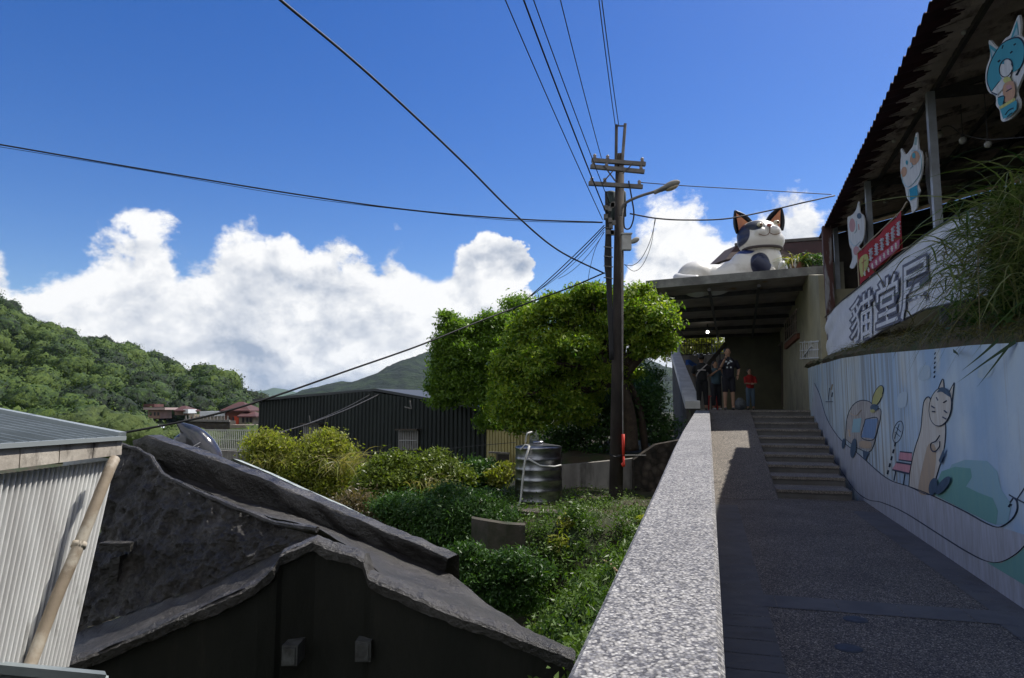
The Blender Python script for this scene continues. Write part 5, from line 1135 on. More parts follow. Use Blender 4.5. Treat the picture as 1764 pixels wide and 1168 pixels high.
f1, f0 = P(212, 759, 5.4), P(-420, 804, 2.78); g1, g0 = P(211, 783, 5.4), P(-420, 866, 2.78); g1.x = f1.x; g1.y = f1.y; g0.x, g0.y = f0.x, f0.y
i_ = Vector((-.16, -.02, 0)); N = 7
mb = MB()
for k in range(N):
    a, b = k / N, (k + 1) / N - .004
    A, B, C, D = g0.lerp(g1, a), g0.lerp(g1, b), f0.lerp(f1, b), f0.lerp(f1, a); mb.hexa([A, B, B + i_, A + i_], [D, C, C + i_, D + i_])
mb.obj('fascia', m_fas, gb)
r1, r0 = P(-10, 714, 6.6), P(-900, 690, 4.2)
def rf(a, b):
    v = f0.lerp(f1, a).lerp(r0.lerp(r1, a), b); x = (a * 22) % 1; return v + Vector((0, 0, .015 + (.022 if x < .18 else 0)))
mb = MB(); mb.grid(rf, 22 * 11, 2); mb.obj('roof', m_ir2, gb)
mb = MB(); mb.beam(f1 + Vector((-.02, .02, .03)), r1 + Vector((0, .02, .03)), .06, .07); mb.beam(f1 + Vector((0, 0, .02)), f0 + Vector((0, 0, .02)), .05, .03); mb.obj('roof_trim', mat('roof trim', (.24, .27, .28), None, rough=.5), gb)
mb = MB(); mb.tube(bez([P(197, 792, 5.14), P(190, 806, 5.05), P(172, 850, 4.95), P(140, 930, 4.8), P(95, 1035, 4.6), P(50, 1150, 4.4), P(10, 1240, 4.2)]), .038, 14); pp = mb.obj('drain_pipe', mat('beige pipe', (.33, .27, .20), (.20, .16, .115), 2.5, .6, .2, 20, c3=(.42, .38, .31), s3=3), gb, True)
mb = MB(); a_, b_ = P(138, 934, 4.8), P(134, 944, 4.78); mb.tube([a_, b_], .047, 14); mb.obj('pipe_joint', pp.data.materials[0], pp, True)
lg = MB(); q = [P(-60, 1141, 4.15), P(187, 1164, 4.6), P(187, 1215, 4.5), P(-60, 1215, 4.0)]; lg.slab(q, Vector((-.1, -.3, -.1))); lg.beam(q[0] + Vector((0, -.05, .01)), q[1] + Vector((0, -.05, .01)), .08, .05)
tag(lg.obj('lower_gutter', m_ir2), 'grey metal gutter edge in the bottom left corner', 'gutter')
# dark shiny sculpture rising behind the far parapet
sc_ = thing('animal_sculpture', 'dark glossy long-snouted animal sculpture with a white belly behind the black roof', 'sculpture')
YS = 11.0
fused('body', [('t', bez([P(366, 815, YS), P(360, 792, YS), P(350, 770, YS), P(335, 752, YS), P(322, 741, YS), P(312, 733, YS), P(303, 727, YS)], 4), [.19, .20, .205, .21, .215, .215, .21, .205, .20, .19, .18, .175, .165, .15, .14, .125, .115, .10, .085, .07, .06, .05, .04, .03, .02]),
    ('b', P(318, 764, YS), (.19, .16, .17)), ('b', P(333, 742, YS), (.11, .10, .08))], mat('glossy dark paint', (.05, .045, .06), (.02, .025, .03), 3, .16, .1, 9, spec=.7), sc_, .02, 6)
mb = MB(); mb.ball(P(352, 793, YS - .12), (.24, .16, .15), 20, Matrix.Rotation(R(25), 3, 'Y')); mb.obj('belly', mat('white paint', (.6, .58, .57), (.35, .33, .33), 6, .4), sc_, True)
for k in range(3):
    mb = MB(); mb.tube(bez([P(345 - k * 2, 762 + k * 7, YS - .22), P(335, 768 + k * 6, YS - .24), P(322, 776 + k * 5, YS - .2)]), .006, 5); mb.obj('scratch_line', mat('pale line', (.5, .48, .5)), sc_)

# ---------------------------------------------------------------- houses across the valley
m_brick = mat('brick red', (.16, .055, .035), (.11, .04, .03), .5, .8); m_rroof = mat('red brown roof', (.085, .034, .03), (.055, .026, .024), .8, .7, .3, 4)
m_wh = mat('white panel', (.55, .57, .6), None, rough=.5); m_be = mat('beige wall', (.26, .22, .17), (.17, .15, .12), .6, .8); m_pk = mat('pink wall', (.22, .13, .11), (.15, .10, .08), .5, .8); m_gl = mat('dark opening', (.02, .02, .025), None, rough=.3)
YH = 105
def wallbox(x0, x1, y0, y1, Y, dep, m, parent, name='wall'):
    a, b, c, d = P(x0, y0, Y), P(x1, y0, Y), P(x1, y1, Y), P(x0, y1, Y); mb = MB(); mb.slab([a, b, c, d], Vector((-.12 * dep, dep, 0))); return mb.obj(name, m, parent)
def win(x0, x1, y0, y1, Y, parent, name='window', m=None):
    mb = MB(); mb.slab([P(x0, y0, Y - .06), P(x1, y0, Y - .06), P(x1, y1, Y - .06), P(x0, y1, Y - .06)], Vector((0, .05, 0))); return mb.obj(name, m or m_gl, parent)
def hip(x0, x1, y0, y1, xa, xb, Y, dep, parent, m):
    a, b = P(x0, y1, Y - .8), P(x1, y1, Y - .8); c, d = b + Vector((0, dep + 1.6, 0)), a + Vector((0, dep + 1.6, 0)); e, f = P(xa, y0, Y) + Vector((0, dep / 2, 0)), P(xb, y0, Y) + Vector((0, dep / 2, 0))
    lo = Vector((0, 0, -.18)); mb = MB(); mb.add([a, b, c, d, e, f, a + lo, b + lo, c + lo, d + lo], [(0, 1, 5, 4), (1, 2, 5), (2, 3, 4, 5), (3, 0, 4), (0, 6, 7, 1), (1, 7, 8, 2), (2, 8, 9, 3), (3, 9, 6, 0)]); return mb.obj('roof', m, parent)
h = thing('valley_house', 'two-tiered red roofed house with brick walls across the valley', 'house', 'houses across the valley')
wallbox(386, 424, 703, 731, YH, 5, m_brick, h); hip(378, 430, 692, 707, 400, 408, YH, 5, h, m_rroof); wallbox(412, 436, 716, 733, YH - 1.5, 4, m_be, h); hip(408, 441, 709, 717, 412, 430, YH - 1.6, 4, h, m_rroof)
for x in (392, 400, 417, 424, 430): win(x, x + 3.6, 719, 728, YH - (1.6 if x > 410 else .05), h)
win(403, 411, 717, 731, YH, h, 'shutter', mat('red shutter', (.5, .07, .03)))
h = thing('valley_house', 'flat house with a bright white upper floor beside the red roofed house', 'house', 'houses across the valley')
wallbox(345, 386, 717, 727, YH, 5, m_be, h); wallbox(344, 387, 708.5, 717, YH - .3, 5.4, m_wh, h, 'upper_wall')
h = thing('valley_house', 'pinkish house with a flat slab roof among trees, leftmost of the far houses', 'house', 'houses across the valley')
wallbox(255, 276, 706, 721, YH + 8, 5, m_pk, h); wallbox(247, 284, 702, 706, YH + 7.5, 6, mat('slab roof', (.32, .25, .24)), h, 'roof'); wallbox(246, 266, 696, 701, YH + 9, 4, m_rroof, h, 'upper_floor')
for x in (258, 265, 271): win(x, x + 3, 710, 716, YH + 8, h)
h = thing('valley_house', 'small cabin with a dark plum roof and a pale end wall among trees', 'house', 'houses across the valley')
wallbox(301, 316, 706, 715, YH + 5, 4, m_pk, h); hip(299, 318, 699, 707, 304, 311, YH + 5, 4, h, m_rroof); wallbox(316, 324, 705, 712, YH + 4.5, 4, m_wh, h, 'end_wall')
h = thing('valley_house', 'tiny cream hut with a red door beside the white topped house', 'house', 'houses across the valley')
wallbox(325, 335, 714, 725, YH - 1, 3, m_be, h); win(329, 332, 718, 725, YH - 1, h, 'door', m_brick)
h = thing('platform_wall', 'long dark platform wall below the far houses', 'wall'); wallbox(318, 396, 725, 740, YH - 6, 3, m_dark, h)
mb = MB(); [mb.beam(P(x, 724, YH - 6.2), P(x, 716, YH - 6.2), .15, .15) for x in range(320, 396, 6)]; mb.beam(P(318, 724, YH - 6.2), P(396, 725, YH - 6.2), .35, .3); mb.obj('rail', m_arm, h)
h = thing('terrace_wall', 'pale patchy terrace wall below the two-tiered red roofed house', 'wall'); wallbox(396, 446, 732, 744, YH - 8, 3, m_be, h)
for x0, x1, y0, y1, lb_ in ((258, 296, 733, 741, 'upper of two white metal shed roofs below the far houses'), (270, 302, 740, 748, 'lower of two white metal shed roofs below the far houses')):
    h = thing('shed_roof', lb_, 'shed', 'white shed roofs'); mb = MB(); mb.grid(lambda a, b: P(x0 + (x1 - x0) * a, y0 + 3 * a + (y1 - y0 - 3) * b - 1.5 * math.sin(math.pi * b), 58 - 4 * b) + Vector((0, 0, .1)), 6, 5); mb.obj('sheet', m_wh, h, True)
    mb = MB(); [mb.beam(P(x, y1 - 1, 54), P(x, y1 + 7, 54), .12, .12) for x in (x0 + 2, x1 - 2)]; mb.obj('post', m_arm, h)
railing('pale metal railing on a dark wall in front of the far houses', (P(338, 772, 36), P(447, 776, 33)), .95, 34, mat('pale rail', (.40, .40, .36)), 'railing', .022)
mb = MB(); a, b_ = P(330, 774, 36.2), P(452, 779, 33.2); mb.hexa([zf(a, EYE - 6), zf(b_, EYE - 6), zf(b_ + Vector((0, .3, 0)), EYE - 6), zf(a + Vector((0, .3, 0)), EYE - 6)], [a, b_, b_ + Vector((0, .3, 0)), a + Vector((0, .3, 0))]); tag(mb.obj('railing_wall', m_conc), 'dark weathered wall carrying the pale railing left of the hut', 'wall')

# ---------------------------------------------------------------- trees and shrubs
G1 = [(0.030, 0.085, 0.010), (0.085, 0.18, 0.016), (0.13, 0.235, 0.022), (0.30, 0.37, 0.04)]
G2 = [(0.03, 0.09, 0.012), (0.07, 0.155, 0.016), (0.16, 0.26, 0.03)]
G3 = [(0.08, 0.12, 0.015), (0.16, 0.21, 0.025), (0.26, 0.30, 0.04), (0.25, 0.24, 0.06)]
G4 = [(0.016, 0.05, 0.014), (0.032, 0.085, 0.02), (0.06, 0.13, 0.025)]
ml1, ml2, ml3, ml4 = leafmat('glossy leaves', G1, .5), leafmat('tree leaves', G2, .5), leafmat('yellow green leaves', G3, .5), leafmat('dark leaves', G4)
m_bark = mat('bark', (0.07, 0.05, 0.035), (0.04, 0.03, 0.022), 6, .9, .6, 20)
def blobs(lst, Y, ry=1.0):
    o = []
    for b in lst:
        y = Y + (b[4] if len(b) > 4 else 0); q = P(b[0], b[1], y); k = y / F; o.append((q.x, q.y, q.z, b[2] * k, (b[2] + b[3]) * .5 * k * ry, b[3] * k))
    return o
def branches(name, root, fork, blobs_, m, parent, r0=.13, n2=2):
    mb = MB(); mb.tube(bez([root, root.lerp(fork, .5) + Vector((.08, 0, 0)), fork]), [r0 * (1 - .3 * k / 16) for k in range(17)], 10)
    for b in blobs_:
        e = Vector(b[:3]); mid = fork.lerp(e, .5) + Vector((rnd.uniform(-.1, .1), rnd.uniform(-.1, .1), .15)); mb.tube(bez([fork, mid, e], 5), [r0 * .6 * (1 - .75 * k / 10) for k in range(11)], 7)
        for _ in range(n2):
            s = mid.lerp(e, rnd.random() * .7); d = Vector((rnd.uniform(-1, 1) * b[3], rnd.uniform(-1, 1) * b[4], rnd.uniform(-.6, .9) * b[5])) * .8; mb.tube([s, s + d * .5 + Vector((0, 0, .05)), s + d], [.03, .02, .008], 5)
    return mb.obj(name, m, parent, True)
t1 = thing('tree', 'broad bright green tree with a sunlit top behind the utility pole', 'tree')
b1 = blobs([(928, 590, 48, 44), (990, 560, 58, 44, .3), (905, 655, 42, 50), (975, 640, 66, 60, .4), (1050, 560, 50, 40, .2), (1108, 560, 46, 42, -.5), (1143, 556, 22, 30, -.5), (1045, 640, 40, 36, .6), (868, 640, 20, 34), (950, 528, 32, 18, -.3), (1085, 510, 42, 19, -.3), (1015, 508, 38, 16, -.2), (920, 545, 24, 20), (892, 712, 34, 26, -.5), (958, 700, 40, 36), (1118, 600, 34, 20, -.4), (1148, 590, 16, 14, -.6), (925, 625, 30, 26, -.9), (1000, 600, 36, 26, -.9), (880, 690, 20, 20, -.8), (905, 728, 34, 20, -.2), (862, 700, 20, 30, .2), (1000, 690, 34, 34, .6)], 17.6, .95)
foliage('crown', satellites(b1, 10, .22, .5), 105000, .115, .05, ml1, t1, .6, .4, .5, 9, .09)
branches('trunk', P(1088, 775, 18.2), P(1070, 655, 18), b1, m_bark, t1, .2)
mb = MB(); mb.tube(bez([P(1112, 780, 18.6), P(1100, 700, 18.6), P(1060, 620, 18.2), P(1020, 560, 18)]), .10, 9); mb.obj('second_trunk', m_bark, t1, True)
t2 = thing('tree', 'looser darker green tree leaning left beside the hut, behind the broad tree', 'tree')
b2 = blobs([(800, 612, 46, 46), (775, 652, 35, 36), (790, 568, 26, 16), (858, 582, 36, 32), (762, 690, 20, 12), (828, 668, 32, 34), (852, 552, 22, 13), (762, 612, 15, 20), (845, 720, 20, 22), (748, 668, 11, 8), (772, 545, 12, 7), (828, 560, 16, 10)], 20.5, .9)
foliage('crown', satellites(b2, 9, .22, .5), 50000, .125, .052, ml2, t2, .65, .45, .5, 9, .11)
branches('trunk', P(868, 800, 21), P(850, 680, 20.8), b2, m_bark, t2, .13)
t3 = thing('tree', 'small thin topped tree peeking out above and between the two larger trees', 'tree')
b3 = blobs([(892, 524, 26, 14), (905, 540, 30, 18), (878, 548, 18, 12)], 23, .9)
foliage('crown', b3, 5000, .12, .05, ml2, t3, .6, .4, .3, 7, .2); branches('trunk', P(900, 700, 23.2), P(898, 590, 23), b3, m_bark, t3, .07)
def shrub(name, label, cat, lst, Y, n, L, w, m, root, ry=1.0, rough=.35, cs=.14, group=None, droop=.2):
    t_ = thing(name, label, cat, group); bb = blobs(lst, Y, ry); foliage('leaves', satellites(bb, 10, .2, .5), int(n * 1.15), L, w, m, t_, .8, rough, droop, 7, cs * .8)
    mb = MB(); rp = P(*root)
    for b in bb:
        for _ in range(3):
            e = Vector(b[:3]) + Vector((rnd.uniform(-.6, .6) * b[3], rnd.uniform(-.6, .6) * b[4], rnd.uniform(0, .8) * b[5])); mb.tube(bez([rp + Vector((rnd.uniform(-.1, .1), 0, 0)), rp.lerp(e, .5) + Vector((0, 0, .1)), e], 4), .012, 5)
    mb.obj('stems', m_bark, t_); return t_
shrub('bush', 'yellow green bush before the left half of the dark hut', 'bush', [(470, 785, 42, 34), (540, 790, 56, 36), (500, 830, 60, 34), (575, 830, 44, 36), (445, 770, 22, 22), (560, 760, 26, 16), (600, 850, 40, 34)], 15.5, 26000, .10, .035, ml3, (530, 880, 15.6), .9, .45, .16)
shrub('bush', 'sunlit green bush below the barred hut window', 'bush', [(725, 810, 40, 28), (680, 825, 50, 34), (770, 815, 34, 26), (650, 860, 40, 36), (720, 850, 60, 36), (640, 830, 20, 18)], 14.2, 24000, .10, .036, leafmat('fresh leaves', [(.035, .075, .01), (.08, .13, .016), (.15, .19, .025)]), (700, 890, 14.3), .9, .45, .15)
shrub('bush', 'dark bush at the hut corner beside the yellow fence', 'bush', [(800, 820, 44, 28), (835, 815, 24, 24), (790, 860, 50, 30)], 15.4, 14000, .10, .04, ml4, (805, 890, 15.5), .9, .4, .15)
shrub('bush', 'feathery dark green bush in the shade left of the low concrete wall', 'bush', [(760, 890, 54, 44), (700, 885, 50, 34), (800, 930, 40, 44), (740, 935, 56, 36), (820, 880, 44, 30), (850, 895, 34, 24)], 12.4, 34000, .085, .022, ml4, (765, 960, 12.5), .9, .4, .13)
shrub('bush', 'brownish sparse bush between the bright bushes above the black roof', 'bush', [(640, 890, 34, 22), (610, 870, 30, 20), (665, 905, 40, 18)], 12.8, 6000, .09, .025, leafmat('dry leaves', [(.04, .05, .02), (.10, .08, .04), (.16, .12, .07)]), (640, 915, 12.9), .9, .5, .16)
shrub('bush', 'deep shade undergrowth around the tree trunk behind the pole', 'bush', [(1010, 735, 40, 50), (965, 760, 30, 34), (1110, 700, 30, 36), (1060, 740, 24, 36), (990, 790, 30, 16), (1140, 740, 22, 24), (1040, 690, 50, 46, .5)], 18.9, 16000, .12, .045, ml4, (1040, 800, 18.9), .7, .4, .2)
shrub('bush', 'bright sunlit bush beyond the railing at the back of the landing', 'bush', [(1185, 590, 26, 22), (1215, 592, 22, 18), (1160, 600, 20, 24), (1240, 600, 20, 12)], 36, 9000, .20, .07, ml3, (1200, 640, 36), .9, .3, .3)
shrub('bush', 'leafy patch at the left end of the low yellow sheet fence', 'bush', [(858, 820, 18, 12), (870, 812, 10, 10)], 15, 1500, .09, .035, ml3, (862, 835, 15), .9, .4, .1)
shrub('bush', 'dark shrub added to fill the dark gap between the tree trunk and the upper parapet', 'bush', [(1104, 660, 32, 40), (1118, 700, 20, 40), (1095, 720, 24, 36)], 22.5, 12000, .13, .05, ml4, (1112, 760, 22.6), .6, .35, .18)  # added to keep the gap beside the trunk dark
# arching blades
def blades(name, roots, L, wd, lean, m, parent=None, seg=7, spread=.55, droop=1.0):
    n = len(roots); roots = np.array(roots); d = nrg.normal(0, spread, (n, 3)); d[:, 2] = 1; d += np.array(lean); d = unit(d); Ls = L * nrg.uniform(.55, 1.2, n)[:, None]
    hd = d.copy(); hd[:, 2] = 0; hd = unit(hd + 1e-6); side = unit(np.cross(d, np.array([0, 0, 1.0])) + nrg.normal(0, .25, (n, 3))); dr_ = droop * nrg.uniform(.5, 1.3, n)[:, None]; rows = []
    for k in range(seg + 1):
        t = k / seg; c = roots + d * Ls * t + hd * Ls * .35 * t * t - np.array([0, 0, 1.0]) * Ls * dr_ * .85 * t ** 2.3
        w = wd * (1 - t) ** .7 * (.4 + .6 * min(1, t * 4)); rows.append(c - side * w / 2); rows.append(c + side * w / 2)
    V = np.stack(rows, 1).reshape(-1, 3); k2 = 2 * (seg + 1); base = (np.arange(n) * k2)[:, None, None]; q = np.array([[2 * k, 2 * k + 1, 2 * k + 3, 2 * k + 2] for k in range(seg)])[None]
    tint = np.repeat(nrg.random(n), k2); return np_mesh(name, V, (base + q).reshape(-1, 4), tint, m, parent)
mgb = leafmat('grass blades', [(.04, .085, .022), (.08, .14, .03), (.14, .20, .05), (.26, .27, .12)], .4, .5)
cl = [(3.2, 7.4, 1400, .86, 'tall arching grass clump overhanging the painted wall, nearest the viewer'), (3.25, 8.0, 480, .62, 'tall arching grass clump, second from the right above the painted cat'), (3.25, 8.7, 50, .45, 'arching grass clump covering the right end of the white banner'), (3.2, 7.0, 1300, 1.15, 'tall arching grass clump cut by the right edge of the picture')]
for p_, u_, n_, L_, lb_ in cl:
    t_ = thing('grass_clump', lb_, 'grass clump', 'grass clumps on the bank')
    roots = [tuple(W(p_ + rnd.gauss(0, .28), u_ + rnd.gauss(0, .38), EYE + .95 + rnd.uniform(-.15, .9))) for _ in range(n_)]
    lv = W(-.14, -.06); blades('blades', roots, L_, .026, (lv.x, lv.y, .1), mgb, t_, spread=.55 if L_ > .9 else .36)
    dead = [tuple(W(p_ - .1 + rnd.gauss(0, .3), u_ + rnd.gauss(0, .4), EYE + .9 + rnd.uniform(0, .9))) for _ in range(120)]
    blades('dry_blades', dead, .9, .022, (lv.x, lv.y, -.3), leafmat('dry blades', [(.10, .09, .04), (.2, .17, .08)], .3), t_, droop=1.5)
    bb = [(*W(p_ + .25, u_, EYE + 1.35), .4, .45, .62), (*W(p_ + .1, u_, EYE + 1.0), .4, .5, .4)]
    foliage('undergrowth', bb, 9000, .17, .035, ml4, t_, .8, .3, .3, 6, .15)
lw_ = thing('long_leaves', 'few long dark pointed leaves hanging down over the painted wall', 'plant')
mb = MB()
for a, b_, c_ in [((1750, 588), (1700, 622), (1648, 660)), ((1742, 590), (1712, 630), (1682, 668)), ((1720, 585), (1690, 612), (1655, 640)), ((1642, 604), (1650, 610), (1653, 620))]:
    q0, q1, q2 = [on_plane(*v, 2.3 - .1 * i) for i, v in enumerate((a, b_, c_))]; pts = bez([q0, q1, q2], 6); s_ = Vector((0, 0, .018))
    for i in range(len(pts) - 1): w0, w1 = 1 - i / (len(pts) - 1), 1 - (i + 1) / (len(pts) - 1); mb.add([pts[i] + s_ * w0, pts[i] - s_ * w0, pts[i + 1] - s_ * w1, pts[i + 1] + s_ * w1], [(0, 1, 2, 3)])
mb.obj('leaves', mat('dark blade', (.03, .055, .025)), lw_)
shrub('bush', 'low ferny growth hiding the foot of the short concrete wall', 'bush', [(835, 985, 50, 24), (885, 975, 30, 24), (795, 965, 30, 24), (925, 985, 24, 16), (845, 1022, 46, 26), (890, 1030, 34, 26)], 10.0, 16000, .07, .022, ml4, (850, 1010, 10.2), .7, .4, .1)
for px, py, Y, n_, L_, lb_ in [(590, 800, 14.9, 110, 1.1, 'tall yellow reed clump rising from the yellow green bush'), (470, 790, 15.2, 60, .7, 'short reed tuft at the left of the yellow green bush'), (740, 830, 13.6, 70, .7, 'reed tuft among the bush below the barred window')]:
    t_ = thing('reed_clump', lb_, 'reeds', 'reed clumps among the bushes'); c = P(px, py, Y)
    blades('blades', [(c.x + rnd.gauss(0, .2), c.y + rnd.gauss(0, .2), c.z - .2) for _ in range(n_)], L_, .03, (.1, -.1, 0), leafmat('reed blades', [(.10, .14, .03), (.22, .24, .06), (.34, .28, .14)], .35), t_, 6, .28, .9)
# low growth along the bank foot, the terrace and the valley floor (uncountable)
def on_bank():
    r = []
    for _ in range(2600):
        u = rnd.uniform(5, 16.5); p_ = wall_p(u) + rnd.uniform(.15, .75); z = lerp_tab(topz, u) + .02 + max(0, p_ - 2.45) * .5
        r.append(tuple(W(p_, u, z)))
    return r
tag(blades('bank_grass', on_bank(), .3, .012, (-.1, 0, 0), leafmat('brown grass', [(.05, .08, .02), (.12, .13, .035), (.22, .17, .07)], .3), None, 4, .7, 1.2), 'short brownish grass along the top of the painted wall', 'grass', kind='stuff')
pts = []; nrm_pts = []
while len(pts) < 9000:
    x = rnd.uniform(-5.5, 2.6); y = rnd.uniform(4.2, 16); p_ = CS * x - SN * y
    if p_ > -.42: continue
    if noise.noise(Vector((x * 1.1, y * 1.1, 7))) < (.18 if y > 9.3 and x > -.8 else -.22) and rnd.random() < .9: continue
    if y < 8.6 and x < -.8: continue
    pts.append((x, y, gh(x, y)))
pts = np.array(pts); k = 9; C = np.repeat(pts, k, 0) + nrg.normal(0, .07, (len(pts) * k, 3)); C[:, 2] = np.repeat(pts[:, 2], k) + np.abs(nrg.normal(0, .09, len(C))) + .01
ax = unit(nrg.normal(size=(len(C), 3)) + np.array([0, -.3, .3])); V, Q = leaf_arrays(C, .06, .032, ax, np.tile(np.array([[0, -.4, 1.0]]), (len(C), 1)), .5)
mgc = leafmat('creeper leaves', [(.025, .06, .010), (.055, .115, .016), (.10, .17, .022)], .3, .65)
tag(np_mesh('ground_cover', V, Q, np.repeat(np.clip(np.repeat(nrg.random(len(pts)), k) * .7 + nrg.random(len(C)) * .3, 0, 1), 4), mgc), 'leafy creepers covering the overgrown bank below the parapet', 'ground cover', kind='stuff')
wb_ = []
while len(wb_) < 190:
    x = rnd.uniform(-3.2, 2.0); y = rnd.uniform(5.5, 12.2); p_ = CS * x - SN * y
    if p_ > -.55 or (y < 8.6 and x < -.8) or noise.noise(Vector((x * .9, y * .9, 3))) < -.1: continue
    r_ = rnd.uniform(.10, .26); wb_.append((x, y, gh(x, y) + r_ * .5, r_, r_, r_ * 1.1))
tag(foliage('weeds', wb_, 22000, .10, .022, leafmat('weed leaves', [(.018, .05, .010), (.04, .10, .014), (.09, .16, .02)], .35), None, .8, .4, .1, 6, .05), 'ferny weeds sprouting in tufts over the overgrown bank', 'weeds', kind='stuff')
rts = []
for _ in range(1500):
    y = rnd.uniform(11.8, 16.5); x = rnd.uniform(.0, 2.9)
    if CS * x - SN * y < -.45: rts.append((x, y, gh(x, y)))
for _ in range(900):
    y = rnd.uniform(5.5, 11.5); x = rnd.uniform(-1, 1.6)
    if CS * x - SN * y < -.45: rts.append((x, y, gh(x, y)))
tag(blades('terrace_grass', rts, .28, .01, (0, -.1, 0), leafmat('terrace grass', [(.03, .06, .012), (.07, .11, .02), (.13, .13, .05)], .3), None, 4, .6, 1.1), 'patchy grass around the foot of the pole and tank', 'grass', kind='stuff')
def sprig(px, py, Y, n, r, lb_):
    c = slope_pt(px, py, r); bb = [(c.x, c.y, c.z, r, r, r)]; t_ = thing('sapling', lb_, 'sapling', 'bright saplings on the bank'); foliage('leaves', bb, n, .11, .038, ml3, t_, .9, .4, .4, 5, .05); mb = MB(); mb.tube(bez([c + Vector((.02, 0, -r * 1.6)), c + Vector((-.02, 0, -r * .5)), c + Vector((0, 0, r * .7))]), .009, 5); mb.obj('stem', m_bark, t_)
sprig(960, 930, 9.6, 130, .20, 'yellow green sapling in the middle of the bank below the tank'); sprig(975, 900, 10.0, 80, .13, 'small bright sapling near the top of the bank'); sprig(926, 1082, 6.6, 90, .09, 'bright leaf sprig beside the lower black roof edge'); sprig(970, 1035, 7.6, 70, .07, 'lone pale sprig low on the bank'); sprig(1108, 895, 9.0, 60, .06, 'small sprig against the parapet edge on the bank')
for (a, b_, c_, lb_) in [((890, 915), (897, 930), (893, 950), 'white scrap of cloth caught on the bank'), ((852, 965), (862, 985), (858, 1000), 'pale loose strip on the bank left of the white scrap')]:
    q = [slope_pt(*v, .06) for v in (a, b_, c_)]; mb = MB(); mb.grid(lambda s, t: (q[0].lerp(q[1], s * 2) if s < .5 else q[1].lerp(q[2], s * 2 - 1)) + Vector((.05 * t + .02 * math.sin(s * 9), 0, .02 * math.sin(t * 5))), 8, 3); tag(mb.obj('rubbish_scrap', m_pvc, None, True), lb_, 'rubbish')
mb = MB(); mb.tube(bez([slope_pt(1040, 965, .12), slope_pt(1055, 975, .2), slope_pt(1072, 998, .1)]), .012, 6); tag(mb.obj('dead_stick', mat('dry stick', (.4, .28, .16))), 'bare tan stick lying on the bank near the parapet', 'stick')
# valley floor trees between the hut and the far houses
cv = []
for _ in range(420):
    px = rnd.uniform(120, 460); Y = rnd.uniform(48, 112); 
    if px > 238 and Y > 88: continue
    x = (px - CX) / F * Y; z = gh(x, Y); r = rnd.uniform(1.2, 2.6) * (1.2 if px < 240 else .8)
    if z + r * 1.1 > EYE - .027 * Y and px > 250: continue
    cv.append(((x, Y, z + r * .5), r, rnd.uniform(.2, .9)))
tag(crown_mass('valley_trees', cv, 260, .30, leafmat('valley leaves', [(.015, .035, .008), (.035, .07, .012), (.08, .12, .02)], .2, .7, 1.6)), 'green scrub and small trees on the valley floor before the far houses', 'scrub', kind='stuff')
# plants beside the cat statue
pl = thing('potted_plant', 'pot of strappy green and yellow leaves beside the cat statue', 'potted plant'); q = P(1378, 462, 19.9)
mb = MB(); mb.lathe([(.12, 0), (.19, .02), (.24, .3), (.26, .34), (.22, .34), (.0, .30)], q - Vector((0, 0, .2)), 20); mb.obj('pot', mat('clay pot', (.2, .09, .06)), pl, True)
blades('leaves', [(q.x + rnd.gauss(0, .14), q.y + rnd.gauss(0, .1), q.z + .12) for _ in range(120)], .75, .05, (-.1, -.1, 0), leafmat('strap leaves', [(.03, .09, .02), (.08, .16, .02), (.3, .26, .04)]), pl, 6, .7, 1.1)
pl = thing('potted_plant', 'dark trailing pot plant at the right end of the canopy edge', 'potted plant'); q = P(1402, 463, 19.6)
mb = MB(); mb.lathe([(.1, 0), (.16, .02), (.2, .25), (.17, .25), (.0, .22)], q - Vector((0, 0, .15)), 16); mb.obj('pot', mat('dark pot', (.08, .07, .07)), pl, True)
foliage('leaves', [(q.x, q.y, q.z + .2, .4, .25, .25)], 900, .12, .05, ml4, pl, .8, .3, .6, 5, .08)

